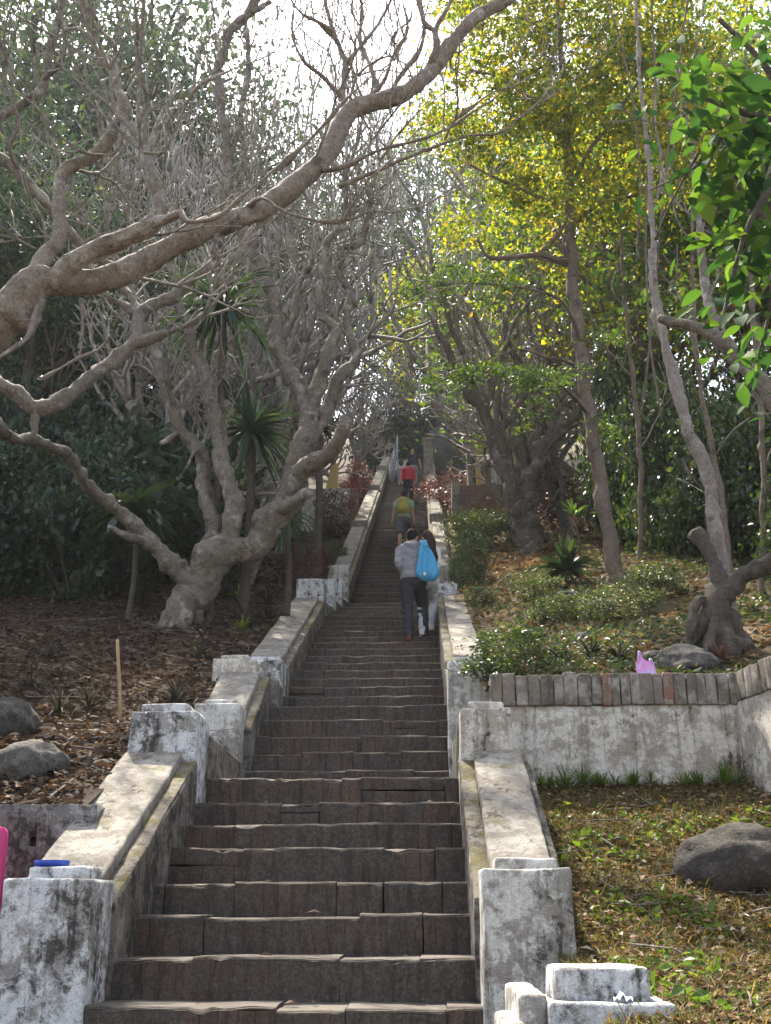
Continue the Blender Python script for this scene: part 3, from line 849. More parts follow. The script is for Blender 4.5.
def twigs(Ss, rg, every=.35, r=.011, L=.45, depth=2, frm=.25, upb=.5, out=None, prob=1.0, maxr=.05):
    out = [] if out is None else out
    tips = []
    for S in Ss:
        n = len(S); seglen = np.linalg.norm(np.diff(S[:, :3], axis=0), axis=1); acc = np.concatenate([[0], np.cumsum(seglen)])
        s = acc[-1] * frm
        while s < acc[-1]:
            i = min(n - 2, np.searchsorted(acc, s)); d = unit(S[i + 1, :3] - S[i, :3])
            if S[i, 3] < maxr and rg.random() < prob:
                side = unit(np.cross(d, rg.normal(0, 1, 3)))
                dd = unit(d * .5 + side * .8 + np.array([0, 0, upb]))
                grow(rg, S[i, :3].copy(), dd, min(r, S[i, 3] * .7) * rg.uniform(.7, 1.2), L * rg.uniform(.6, 1.4), depth, out, tips, (2, 2), .5, .3, .85, .75, .16)
            s += every * rg.uniform(.5, 1.5)
        e = S[-1]; d = unit(S[-1, :3] - S[-3, :3])
        grow(rg, e[:3].copy(), d, min(e[3] * .8, .03), L * 1.1, depth + 1, out, tips, (2, 3), .5, .3, .82, .72, .14)
    return out


# -- the near tree whose trunk stands outside the left edge and whose boughs cross the top of the picture
base = np.array([-4.1, 7.0, .85])
T = thing('frangipani_tree', base, 'near bare tree with one thick bough crossing from the left edge to the top', 'tree')
p325 = at(-6, 330, 6.3)
mb = MB()
R = smooth_line(np.array([[*base - np.array([0, 0, .3]), .25], [-3.95, 6.9, 1.9, .20], [-3.45, 6.6, 3.0, .17], [*p325, .145], [*at(25, 286, 6.3), .10]]), .1)
mb.tube(R[:, :3], R[:, 3], 14, .05, 3)
near = [
    [(5, 318, 6.3, 27), (34, 284, 6.3, 21), (78, 286, 6.35, 15), (104, 281, 6.4, 14.5), (145, 257, 6.5, 14.5), (200, 236, 6.6, 13), (240, 215, 6.7, 13), (290, 192, 6.8, 12.5), (318, 165, 6.9, 12), (340, 125, 7.0, 12), (362, 105, 7.1, 11), (400, 96, 7.2, 10), (430, 72, 7.3, 9.5), (452, 44, 7.4, 9), (478, 14, 7.5, 8), (505, 2, 7.6, 7), (545, -22, 7.8, 6), (590, -60, 8, 4)],
    [(52, 285, 6.3, 14), (72, 264, 6.25, 12), (104, 249, 6.2, 11), (135, 233, 6.15, 9.5), (155, 216, 6.1, 9), (158, 200, 6.1, 7.5), (158, 190, 6.1, 6.5)],
    [(155, 222, 6.1, 7), (170, 219, 6.0, 6), (182, 214, 5.95, 5.5), (188, 222, 5.9, 3), (215, 218, 5.8, 2.6), (232, 205, 5.8, 2.3), (255, 185, 5.75, 2.0), (300, 150, 5.7, 1.8), (345, 100, 5.7, 1.6), (372, 76, 5.7, 1.4)],
    [(36, 282, 6.35, 13), (44, 256, 6.5, 9.5), (56, 239, 6.55, 8.5), (60, 205, 6.6, 8), (65, 172, 6.65, 7.5), (91, 155, 6.7, 7.5), (113, 131, 6.75, 7.5), (126, 110, 6.8, 7), (117, 86, 6.85, 5.5), (113, 66, 6.9, 5)],
    [(116, 80, 6.85, 3.5), (104, 62, 6.85, 2.4), (91, 39, 6.8, 2.2), (80, 8, 6.7, 2), (72, -20, 6.6, 1.8)],
    [(114, 70, 6.9, 3.4), (114, 46, 7, 3), (101, 31, 7.1, 2.5), (86, 18, 7.1, 2), (76, -15, 7.2, 1.6)],
    [(158, 196, 6.1, 4), (150, 184, 6.05, 2.6), (141, 150, 6.0, 2.2), (139, 110, 6.0, 2.0), (140, 60, 5.95, 1.8), (143, 10, 5.9, 1.6), (142, -20, 5.9, 1.4)],
    [(143, 152, 6.0, 1.8), (165, 150, 6.0, 1.6), (185, 108, 5.95, 1.6), (200, 85, 5.9, 1.4), (230, 70, 5.9, 1.2)],
    [(125, 112, 6.8, 4), (118, 148, 6.6, 2.2), (100, 155, 6.5, 2), (74, 148, 6.4, 1.8), (52, 126, 6.3, 1.6)],
    [(322, 166, 6.9, 5), (330, 170, 6.8, 2.4), (350, 165, 6.7, 2.2), (378, 150, 6.6, 2), (420, 140, 6.5, 1.7), (450, 128, 6.5, 1.5), (478, 108, 6.5, 1.2)],
    [(340, 186, 6.8, 4), (365, 176, 6.7, 2.5), (395, 162, 6.6, 2.3), (440, 145, 6.5, 2.2), (470, 136, 6.4, 2), (500, 133, 6.4, 1.8), (525, 112, 6.4, 1.5)],
    [(445, 140, 6.5, 1.8), (455, 120, 6.4, 1.5), (478, 102, 6.4, 1.3)],
    [(248, 207, 6.7, 5), (262, 198, 6.5, 2.3), (290, 214, 6.4, 2), (335, 222, 6.3, 1.8), (372, 210, 6.3, 1.5)],
    [(430, 66, 7.3, 5), (436, 45, 7.2, 3.5), (436, 30, 7.2, 3), (448, 8, 7.1, 2.4), (460, -15, 7.1, 2)],
    [(436, 32, 7.2, 2.6), (424, 22, 7.2, 2.2), (418, 0, 7.2, 1.8), (415, -20, 7.2, 1.5)],
    [(392, 100, 7.2, 6), (398, 80, 7.3, 3.2), (420, 48, 7.4, 3), (424, 20, 7.4, 2.6), (415, -12, 7.4, 2)],
    [(360, 108, 7.1, 5), (383, 82, 7.2, 2.4), (393, 55, 7.2, 2.0), (408, 30, 7.2, 1.7), (402, 0, 7.2, 1.4)],
    [(350, 116, 7.05, 5), (342, 96, 7.2, 3.4), (345, 62, 7.3, 3), (333, 32, 7.3, 2.5), (325, 0, 7.4, 2), (322, -25, 7.4, 1.6)],
    [(345, 64, 7.3, 2.6), (364, 42, 7.3, 2.1), (380, 22, 7.4, 1.8), (396, -10, 7.4, 1.4)],
    [(333, 34, 7.3, 2.2), (318, 22, 7.2, 1.8), (300, 12, 7.2, 1.6), (284, -12, 7.1, 1.3)],
    [(342, 98, 7.2, 2.6), (322, 76, 7.1, 2.1), (303, 60, 7.0, 1.8), (292, 30, 7.0, 1.6), (297, -10, 7.0, 1.3)],
    [(380, 100, 7.2, 4), (372, 70, 7.3, 2.6), (360, 40, 7.4, 2.2), (362, 5, 7.4, 1.8), (350, -20, 7.4, 1.4)],
    [(40, 300, 6.3, 4), (28, 335, 6.1, 2.3), (12, 348, 6.0, 2), (-8, 362, 5.9, 1.8)],
    [(82, 300, 6.35, 4), (82, 330, 6.3, 1.5), (80, 356, 6.25, 1.3)],
    [(40, 380, 6.0, 1.4), (80, 357, 6.2, 1.3), (98, 350, 6.2, 1.2), (110, 335, 6.2, 1)],
    [(215, 232, 6.65, 4), (217, 250, 6.5, 1.6), (222, 275, 6.5, 1.5), (228, 292, 6.4, 1.2)],
]
Ss = add_limbs(mb, near, 18)
link_mesh('trunk', rugged(mb.mesh('trunk'), .45, 1), M['bark_near'], T)
rg = np.random.default_rng(31)
out = twigs(Ss[6:23], rg, .55, .0085, .34, 2, .3, .5, None, .8)
out += twigs([Ss[0][len(Ss[0]) // 4:], Ss[3], Ss[1], Ss[4], Ss[5]], rg, .42, .011, .42, 3, .15, .6, None, .75, .2)
link_mesh('crown', branch_mesh('crown', out, 0, 99, 6, 0, .0035), M['twig'], T)

# -- a second bough that comes in at the top left corner
b2 = np.array([-5.2, 9.2, 1.6])
T = thing('frangipani_tree', b2, 'bare tree with two pale limbs in the top left corner behind the thick bough', 'tree')
mb = MB()
R = smooth_line(np.array([[*b2 - np.array([0, 0, .3]), .2], [-5.1, 9.1, 3.2, .15], [-4.7, 9, 4.4, .12], [*at(-40, 150, 9), .10], [*at(-15, 125, 9), .06]]), .12)
mb.tube(R[:, :3], R[:, 3], 12, .05, 3)
corner = [
    [(-30, 135, 9, 8), (0, 117, 9, 6), (26, 104, 9, 5.5), (41, 88, 9, 5.5), (47, 65, 9, 5.5), (53, 44, 9, 5), (60, 13, 9, 4.5), (64, -20, 9, 4)],
    [(-35, 145, 9, 8), (0, 158, 9, 7), (21, 176, 9, 6.5), (36, 192, 9.1, 6), (54, 212, 9.2, 5.5), (80, 244, 9.3, 5), (105, 262, 9.4, 4.5), (125, 272, 9.5, 3)],
    [(44, 80, 9, 4), (62, 60, 8.8, 2.5), (66, 30, 8.7, 2.3), (84, 12, 8.7, 2), (80, -20, 8.6, 1.6)],
    [(20, 172, 9, 4), (10, 150, 8.8, 2.4), (18, 120, 8.7, 2), (5, 80, 8.6, 1.8), (3, 40, 8.5, 1.6)],
    [(42, 88, 9, 3), (24, 95, 8.9, 1.8), (8, 60, 8.8, 1.6), (-5, 40, 8.7, 1.4)],
]
Ss = add_limbs(mb, corner, 12)
link_mesh('trunk', rugged(mb.mesh('trunk'), .5, 2), M['bark_mid'], T)
out = twigs(Ss, rg, .3, .011, .5, 3, .15, .5, None, .9, .2)
link_mesh('crown', branch_mesh('crown', out, 0, 99, 5, 0, .004), M['twig'], T)

# -- the many-limbed tree on the left slope
b3 = hit(182, 625, HL, 7)
Y3 = float(b3[1])
k3 = lambda y: Y3
T = thing('frangipani_tree', b3, 'gnarled many-limbed bare tree on the leaf-covered slope left of the stairs', 'tree')
Yb = Y3
mb = MB()
ml = [
    [(172, 652, Yb, 19), (179, 626, Yb, 17), (190, 598, Yb, 21), (207, 569, Yb, 22), (232, 550, Yb, 18), (255, 542, Yb, 17), (275, 520, Yb, 18), (288, 498, Yb, 17), (296, 475, Yb, 15), (302, 448, Yb, 14), (308, 425, Yb, 13), (313, 405, Yb, 12)],
    [(152, 644, Yb - .3, 5), (165, 628, Yb - .1, 9), (183, 600, Yb, 13)], [(205, 640, Yb + .3, 5), (198, 618, Yb + .1, 8), (196, 592, Yb, 13)],
    [(196, 585, Yb, 15), (172, 565, Yb - .1, 12.5), (156, 547, Yb - .2, 10.5), (124, 515, Yb - .5, 9), (96, 494, Yb - .9, 8), (78, 471, Yb - 1.3, 7.5), (65, 453, Yb - 1.7, 7), (39, 442, Yb - 2.2, 7), (13, 436, Yb - 2.8, 7), (-6, 425, Yb - 3.2, 7.5), (-34, 405, Yb - 3.6, 8), (-32, 388, Yb - 3.8, 8), (-8, 381, Yb - 3.9, 9), (14, 390, Yb - 3.9, 9.5), (38, 409, Yb - 3.8, 11), (64, 398, Yb - 3.7, 10), (104, 368, Yb - 3.5, 9), (131, 345, Yb - 3.4, 8.5), (150, 340, Yb - 3.4, 7), (168, 334, Yb - 3.4, 5.5)],
    [(160, 553, Yb - .2, 7), (140, 540, Yb - .4, 6), (122, 533, Yb - .6, 4.5), (109, 527, Yb - .8, 2.5)],
    [(36, 408, Yb - 3.8, 6), (34, 424, Yb - 3.8, 4.5), (34, 433, Yb - 3.8, 3.5)],
    [(132, 345, Yb - 3.4, 8), (138, 330, Yb - 3.3, 8), (143, 312, Yb - 3.2, 8), (166, 299, Yb - 3.1, 7.5), (186, 283, Yb - 3.0, 7.5), (205, 274, Yb - 2.9, 7), (222, 264, Yb - 2.8, 6.5), (239, 252, Yb - 2.7, 6), (252, 232, Yb - 2.6, 5), (265, 215, Yb - 2.4, 3.5)],
    [(141, 318, Yb - 3.2, 6), (126, 306, Yb - 3.2, 6), (108, 297, Yb - 3.2, 5.5), (95, 278, Yb - 3.2, 5)],
    [(143, 316, Yb - 3.2, 5), (128, 292, Yb - 3.0, 4.5), (117, 282, Yb - 3.0, 4), (112, 262, Yb - 2.9, 3)],
    [(200, 575, Yb, 12), (212, 528, Yb + .1, 10), (207, 498, Yb + .2, 9.5), (202, 479, Yb + .2, 9), (203, 458, Yb + .2, 9), (193, 442, Yb + .2, 9), (179, 428, Yb + .1, 8.5), (172, 408, Yb, 8), (166, 386, Yb - .1, 8), (156, 358, Yb - .2, 7.5), (149, 335, Yb - .2, 7), (140, 310, Yb - .2, 5), (128, 280, Yb - .2, 3.5)],
    [(180, 432, Yb + .1, 4), (168, 440, Yb, 3), (160, 443, Yb - .1, 1.8)],
    [(214, 575, Yb, 12), (236, 518, Yb - .1, 12), (229, 489, Yb - .1, 11), (224, 466, Yb - .1, 10.5), (219, 437, Yb - .1, 10), (215, 414, Yb - .1, 9), (207, 390, Yb - .1, 8.5), (200, 366, Yb, 8), (192, 344, Yb, 7), (188, 320, Yb, 6), (176, 296, Yb + .1, 5), (170, 265, Yb + .1, 4)],
    [(310, 420, Yb, 11), (303, 391, Yb + .1, 10), (286, 366, Yb + .2, 10), (278, 343, Yb + .2, 9.5), (273, 296, Yb + .3, 9), (263, 270, Yb + .3, 8.5), (250, 248, Yb + .3, 8), (238, 222, Yb + .4, 6.5), (229, 198, Yb + .4, 6), (229, 161, Yb + .4, 6.5), (224, 130, Yb + .4, 6.5), (220, 96, Yb + .5, 6.5), (219, 65, Yb + .5, 6), (232, 31, Yb + .6, 7), (250, 10, Yb + .6, 7), (268, -18, Yb + .6, 6)],
    [(250, 12, Yb + .6, 5), (260, 8, Yb + .6, 4), (270, 2, Yb + .6, 3.5)],
    [(229, 160, Yb + .4, 5), (236, 140, Yb + .5, 5), (240, 118, Yb + .5, 4), (247, 85, Yb + .5, 4), (249, 60, Yb + .6, 3.5), (246, 30, Yb + .6, 3)],
    [(252, 250, Yb + .3, 6), (262, 225, Yb + .2, 4), (270, 200, Yb + .2, 3), (262, 170, Yb + .1, 2.5)],
    [(313, 408, Yb, 10), (318, 382, Yb - .1, 9), (328, 355, Yb - .2, 8.5), (336, 332, Yb - .2, 7), (322, 314, Yb - .2, 6), (320, 290, Yb - .2, 6), (323, 266, Yb - .1, 5.5), (328, 243, Yb - .1, 5.5), (340, 226, Yb, 5), (346, 205, Yb, 4), (344, 180, Yb, 3)],
    [(335, 334, Yb - .2, 5), (327, 322, Yb - .2, 4), (318, 318, Yb - .3, 3)],
    [(284, 505, Yb, 13), (294, 485, Yb - .3, 11), (306, 470, Yb - .5, 11), (325, 453, Yb - .8, 10), (341, 436, Yb - 1, 9), (350, 420, Yb - 1.1, 6)],
    [(300, 460, Yb, 10), (318, 430, Yb + .1, 9), (332, 395, Yb + .2, 8.5), (345, 372, Yb + .2, 8), (356, 355, Yb + .3, 7), (350, 335, Yb + .3, 6), (347, 312, Yb + .3, 5.5), (351, 294, Yb + .3, 5.5), (341, 276, Yb + .3, 5), (341, 250, Yb + .3, 5.5), (360, 242, Yb + .3, 5.5), (368, 216, Yb + .3, 4.5), (371, 188, Yb + .3, 4)],
    [(284, 507, Yb - .2, 10), (298, 500, Yb - .4, 8.5), (311, 493, Yb - .5, 7.5)],
    [(278, 345, Yb + .2, 5), (292, 320, Yb + .2, 4), (298, 290, Yb + .2, 3.2), (312, 262, Yb + .2, 2.5)],
    [(205, 470, Yb + .2, 4), (196, 450, Yb, 3), (185, 470, Yb, 1.5)],
]
ml = [[(x, y, Y, r * (.86 if r > 9 else .82)) for x, y, Y, r in L_] for L_ in ml]
Ss = add_limbs(mb, ml, 16, .05)
link_mesh('trunk', rugged(mb.mesh('trunk'), 1.25, 3), M['bark_mid'], T)
rg = np.random.default_rng(33)
out = twigs([Ss[i] for i in (6, 7, 8, 9, 11, 12, 14, 15, 16, 19, 21)], rg, .30, .016, .55, 3, .35, .55, None, .9, .2)
out += twigs([Ss[3][-12:], Ss[3][60:]], rg, .8, .012, .45, 2, .3, .5, None, .5, .2)
link_mesh('crown', branch_mesh('crown', out, 0, 99, 5, 0, .006), M['twig'], T)

# -- bare trees along both sides of the upper flights
def tall_bare(seed):
    rg = np.random.default_rng(seed); out, tips = [], []
    grow(rg, np.array([0, 0, -.3]), unit(np.array([.05, -.05, 1.0])), .095, 2.3, 8, out, tips, (2, 2), .40, .42, .85, .72, .13)
    return branch_mesh('trunk', out, 0, 2, 8, .06), branch_mesh('crown', out, 3, 99, 4, 0, .008)


tallp = [tall_bare(s) for s in (201, 202, 203)]
for k, (x, Y, s, lab) in enumerate([(-3.5, 20.2, 1.25, 'tall thin bare tree just behind the gnarled left tree, forks reaching the top'), (-7.6, 21.8, 1.3, 'tall thin bare tree in front of the left evergreens, forks crossing the thick bough'), (2.4, 24.5, 1.3, 'tall thin bare tree behind the yellow-green crown'), (-3.9, 27.5, 1.55, 'tall thin bare tree in the bright sky gap left of the yellow-green crown'), (1.5, 31, 1.7, 'tall thin bare tree in the bright sky gap, lower right of the thick bough')]):
    tr, cr = tallp[k % 3]
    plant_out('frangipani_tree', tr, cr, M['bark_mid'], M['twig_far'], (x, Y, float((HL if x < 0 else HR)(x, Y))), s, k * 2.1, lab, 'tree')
protos = [bare_proto(s, 7.0, 7) for s in (41, 42, 43, 44, 46)]
left_spots = [(-4.8, 18.5, 1.1), (-6.2, 22.5, 1.2), (-4.2, 26, 1.0), (-7.8, 26, 1.3), (-5.4, 30, 1.2), (-4.6, 35, 1.0), (-6.8, 35.5, 1.2), (-5.6, 42, 1.1), (-3.9, 48, 1.0), (-6.6, 47, 1.4), (-3.4, 54, 1.3), (-9.5, 19, 1.2)]
right_spots = [(3.6, 26, 1.0), (4.8, 27.5, 1.2), (3.6, 33.8, 1.0), (4.3, 35.5, 1.3), (3.2, 38.5, 1.0), (6.4, 33, 1.3), (2.9, 43, 1.3), (5.4, 44, 1.4), (3.4, 49, 1.1), (4.2, 53, 1.4), (3.2, 58, 1.2), (-.6, 61, 1.35), (-2.4, 63, 1.4)]
rq = random.Random(3)
for k, (x, Y, s, lab) in enumerate([(-4.9, 22.6, 1.6, 'tall pale bare tree whose twigs net the bright sky above the left parapet'), (-5.2, 24.4, 1.9, 'tall bare tree behind the gnarled left tree, its crown against the sky'), (-7.4, 21.6, 1.7, 'tall bare tree above the dark left thicket, its crown behind the thick bough'), (2.3, 26.5, 1.6, 'tall pale bare tree right of the upper stairs, crown meeting the yellow-green leaves'), (-4.0, 31.5, 1.9, 'tallest far bare tree, crown in the bright gap at the top centre')]):
    tr, cr = protos[(k + 1) % 5]
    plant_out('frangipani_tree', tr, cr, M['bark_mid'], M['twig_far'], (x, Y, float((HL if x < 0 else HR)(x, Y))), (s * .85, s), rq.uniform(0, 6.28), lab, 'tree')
for k, (x, Y, s) in enumerate(left_spots):
    tr, cr = protos[k % 5]
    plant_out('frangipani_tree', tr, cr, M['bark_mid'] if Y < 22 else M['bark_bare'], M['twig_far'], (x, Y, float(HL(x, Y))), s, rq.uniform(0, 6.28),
              'leafless grey tree in the crowded bare row left of the upper stairs', 'tree', 'bare trees left of the upper stairs')
for k, (x, Y, s) in enumerate(right_spots):
    tr, cr = protos[(k + 2) % 5]
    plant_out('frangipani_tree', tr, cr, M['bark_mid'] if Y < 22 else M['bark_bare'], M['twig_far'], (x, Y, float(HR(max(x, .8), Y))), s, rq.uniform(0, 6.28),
              'leafless grey tree in the crowded bare row right of and above the upper stairs', 'tree', 'bare trees right of the upper stairs')

# -- two gnarled trees by the shrine on the right slope
def limb_tree(px, Y, label, limbs, mat, tw=None, H=HR, name='frangipani_tree', sides=10, knob=.06, base=None, rug=.7):
    b = at(px[0], px[1], Y) if base is None else np.array(base)
    t = thing(name, b, label, 'tree')
    mb = MB(); Ss = add_limbs(mb, limbs, sides, knob)
    link_mesh('trunk', rugged(mb.mesh('trunk'), rug, 4), mat, t)
    if tw:
        out = twigs(Ss[tw.get('a', 1):], np.random.default_rng(tw['seed']), tw.get('every', .4), tw.get('r', .016), tw.get('L', .55), tw.get('depth', 3), .2, .5, None, .9, .3)
        link_mesh('crown', branch_mesh('crown', out, 0, 99, 5, 0, .007), M['twig'], t)
    return t, Ss


Yc = float(hit(525, 552, HR, 10)[1])
limb_tree((525, 552), Yc, 'thick dark gnarled tree on the right slope just left of the slender leaning trunk', [
    [(536, 568, Yc, 20), (534, 550, Yc, 15), (530, 530, Yc, 13.5), (524, 510, Yc, 12)],
    [(526, 548, Yc + .1, 10), (520, 520, Yc + .1, 9), (512, 490, Yc, 8), (507, 465, Yc, 7.5), (498, 440, Yc - .1, 7), (485, 415, Yc - .2, 6), (470, 395, Yc - .3, 5.5), (460, 375, Yc - .4, 4.5), (448, 350, Yc - .5, 4), (435, 325, Yc - .5, 3)],
    [(532, 528, Yc, 11), (528, 500, Yc - .1, 9), (534, 468, Yc - .1, 8.5), (545, 445, Yc, 8), (560, 430, Yc, 7.5), (578, 416, Yc, 6.5), (592, 395, Yc, 5), (600, 375, Yc, 4), (615, 352, Yc, 3)],
    [(526, 515, Yc, 10), (518, 485, Yc + .1, 8), (522, 455, Yc + .2, 7), (515, 425, Yc + .3, 6), (522, 395, Yc + .3, 5), (516, 360, Yc + .3, 4), (505, 330, Yc + .3, 3.4), (512, 300, Yc + .3, 2.6)],
    [(530, 505, Yc + .2, 8), (538, 480, Yc + .3, 7), (533, 452, Yc + .3, 6.5), (540, 425, Yc + .3, 5.5), (536, 395, Yc + .3, 4.5), (548, 365, Yc + .3, 3.5), (545, 330, Yc + .3, 2.8)],
    [(545, 446, Yc, 5), (556, 415, Yc, 4), (550, 385, Yc, 3.4), (560, 350, Yc, 3), (556, 310, Yc, 2.4)],
    [(548, 572, Yc - .2, 5), (538, 556, Yc, 9)], [(518, 566, Yc - .2, 5), (528, 552, Yc, 9)],
], M['bark_old'], dict(seed=5, every=.35, r=.02, L=.6), rug=1.1)
Yd = float(hit(487, 497, HR, 12)[1])
limb_tree((487, 497), Yd, 'twisted bare tree on the right slope in front of the yellow shrine', [
    [(486, 512, Yd, 14), (487, 494, Yd, 10), (481, 470, Yd, 8.5), (483, 448, Yd, 8.5), (478, 425, Yd, 8), (470, 405, Yd, 8), (458, 388, Yd, 6.5), (452, 370, Yd, 5.5), (440, 345, Yd, 4.5), (432, 315, Yd, 3.5)],
    [(482, 452, Yd, 6), (468, 432, Yd - .3, 5), (452, 416, Yd - .6, 4.5), (434, 405, Yd - .9, 4), (418, 405, Yd - 1.2, 3), (405, 400, Yd - 1.4, 2)],
    [(472, 408, Yd, 5), (486, 385, Yd, 4.5), (490, 360, Yd, 4), (500, 330, Yd, 3.5), (498, 300, Yd, 3)],
    [(458, 388, Yd, 5), (470, 365, Yd + .3, 4), (472, 335, Yd + .3, 3.5), (462, 300, Yd + .3, 3)],
], M['bark_near'], dict(seed=6, every=.4, r=.024, L=.7))

# -- slender leaning tree with the yellow-green crown
Ys = 15.0
bs = at(618, 584, Ys)
ST, _ = limb_tree((618, 584), Ys, 'tall slender brown trunk leaning left on the right slope, bearing a yellow-green backlit crown', [
    [(626, 600, Ys, 13.8), (618, 578, Ys, 9.0), (608, 530, Ys, 8.2), (600, 480, Ys, 7.7), (590, 420, Ys, 7.3), (582, 360, Ys, 7.3), (575, 300, Ys, 6.9), (571, 240, Ys, 6.5), (569, 180, Ys, 5.6), (566, 110, Ys, 4.7), (560, 40, Ys, 3.4), (556, -30, Ys, 2.6)],
    [(640, 598, Ys - .2, 3), (628, 586, Ys, 5.2), (616, 574, Ys, 6.0)], [(600, 596, Ys - .2, 3), (610, 586, Ys, 5.2), (617, 572, Ys, 6.0)],
    [(574, 262, Ys, 3.4), (558, 260, Ys - .1, 3.2), (538, 254, Ys - .2, 3.2), (515, 258, Ys - .3, 2.8), (488, 256, Ys - .4, 2.2), (478, 240, Ys - .5, 1.6)],
    [(540, 254, Ys - .2, 2.6), (556, 236, Ys - .2, 2.2), (566, 222, Ys - .2, 1.6)],
    [(569, 190, Ys, 3.0), (590, 150, Ys - .2, 2.6), (620, 110, Ys - .4, 2.2), (650, 60, Ys - .5, 1.6)],
    [(568, 150, Ys, 2.8), (540, 110, Ys - .3, 2.4), (505, 80, Ys - .6, 2), (470, 70, Ys - .8, 1.4)],
    [(566, 110, Ys, 2.6), (590, 60, Ys + .3, 2), (610, 10, Ys + .4, 1.4)],
    [(570, 210, Ys, 2.6), (535, 195, Ys - .4, 2), (500, 180, Ys - .7, 1.6), (470, 165, Ys - 1, 1.1)],
    [(571, 225, Ys, 2.6), (600, 205, Ys - .3, 2), (640, 195, Ys - .6, 1.3)],
    [(590, 415, Ys, 2.6), (560, 385, Ys - .8, 2), (520, 375, Ys - 1.4, 1.6), (470, 372, Ys - 2, 1.2), (430, 385, Ys - 2.3, .8)],
    [(582, 345, Ys, 2.6), (560, 300, Ys - .6, 1.8), (500, 285, Ys - 1.2, 1.4), (440, 285, Ys - 1.8, 1.0), (405, 300, Ys - 2, .7)],
], M['bark_slim'], None, rug=.3)
rg = np.random.default_rng(51)
C = []
for (x, y, rx, ry, n) in [(560, 40, 90, 55, 64), (500, 110, 62, 40, 34), (610, 120, 70, 50, 48), (535, 190, 52, 30, 22), (470, 45, 40, 40, 14), (640, 30, 60, 40, 30), (600, 200, 50, 30, 22), (520, 10, 80, 30, 34), (480, 150, 40, 22, 12), (560, 90, 60, 40, 34), (470, 230, 30, 18, 6), (620, -30, 120, 40, 40), (500, -40, 70, 40, 24), (690, 40, 70, 55, 44), (660, 150, 55, 50, 26), (445, 120, 34, 40, 12), (700, 130, 60, 50, 24)]:
    for _ in range(int(n * 1.7)):
        a = rg.uniform(0, 6.28); q = rg.uniform(0, 1) ** .5
        C.append(at(x + rx * q * math.cos(a), y + ry * q * math.sin(a), Ys + rg.normal(0, .9)))
P = clumps(np.array(C), 60, rg.uniform(.09, .24, len(C)), rg, .42)
V, Tt = leaves_np(P, .076, rg, .3, .55)
link_mesh('crown', mesh_np('crown', V, [Tt]), M['yellow'], ST)
C = []
def spray(line, n, sx, sy):
    L = np.array(line, float)
    for _ in range(n):
        i = rg.integers(0, len(L) - 1); t = rg.random(); q = L[i] * (1 - t) + L[i + 1] * t
        C.append(at(q[0] + rg.normal(0, sx), q[1] + abs(rg.normal(0, sy)) - sy * .6, q[2] + rg.normal(0, .35)))
for (x0, y0, d0, x1, y1, d1, n) in [(560, 388, -.8, 520, 366, -1.5, 17), (530, 380, -1.4, 486, 362, -1.9, 15), (505, 372, -1.7, 455, 372, -2.1, 14), (480, 371, -1.9, 428, 388, -2.5, 16), (540, 384, -1.1, 515, 398, -1.0, 10), (525, 378, -1.4, 552, 412, -1.5, 11), (545, 395, -1.2, 520, 428, -1.4, 9), (470, 380, -2.0, 448, 396, -1.8, 8), (555, 385, -.9, 590, 372, -.4, 10), (520, 288, -1.0, 470, 276, -1.5, 12), (480, 284, -1.4, 430, 274, -1.9, 13), (445, 284, -1.8, 402, 296, -2.1, 12), (450, 290, -1.7, 425, 305, -1.5, 7), (510, 290, -1.1, 485, 300, -.9, 7), (585, 345, -.2, 620, 335, .2, 9), (590, 420, -.2, 612, 432, .2, 8)]:
    bow = rg.uniform(4, 10)
    ln = [(x0, y0, Ys + d0), ((x0 + x1) / 2, (y0 + y1) / 2 - bow, Ys + (d0 + d1) / 2), (x1, y1 + rg.uniform(0, 6), Ys + d1)]
    spray(ln, n, 3.5, rg.uniform(3, 6))
    S = smooth_line(np.array([[*at(*q), .008] for q in ln]), .1); tw_ = MB(); tw_.tube(S[:, :3], np.linspace(.011, .003, len(S)), 5)
    link_mesh('twig', tw_.mesh('twig'), M['bark_slim'], ST)
P = clumps(np.array(C), 26, rg.uniform(.05, .13, len(C)), rg, .35)
V, Tt = leaves_np(P, .058, rg, .25, .42, .12, .3)
link_mesh('low_sprays', mesh_np('low_sprays', V, [Tt]), M['fern'], ST)

# -- pale ringed trunk and the dead stump by the right wall
Yp = float(hit(740, 662, HR, 8.5)[1])
Yp += .55
PT, _ = limb_tree((740, 660), Yp, 'pale ringed trunk curving up beside the dark stump at the right edge', [
    [(743, 675, Yp, 9.1), (740, 655, Yp, 7.2), (732, 615, Yp, 7.2), (724, 575, Yp, 7.2), (717, 535, Yp, 7.2), (711, 495, Yp, 6.8), (703, 462, Yp, 7.6), (690, 435, Yp, 6.8), (682, 412, Yp, 5.7), (674, 388, Yp, 4.9), (668, 360, Yp, 4.2), (661, 320, Yp, 3.8), (655, 280, Yp, 3.4), (652, 220, Yp, 3.0), (648, 150, Yp, 2.7), (640, 80, Yp, 2.3), (636, 0, Yp, 1.9), (632, -40, Yp, 1.5)],
    [(690, 438, Yp, 4.6), (684, 405, Yp + .1, 4.5), (676, 375, Yp + .2, 4), (664, 340, Yp + .3, 4), (656, 318, Yp + .3, 3.5), (650, 250, Yp + .4, 3)],
    [(652, 220, Yp, 1.7), (662, 170, Yp, 1.4), (655, 110, Yp, 1.1), (668, 40, Yp, 1.0)],
], M['bark_ring'], None, name='curved_tree', knob=.03)
Yq = float(hit(718, 655, HR, 8.5)[1])
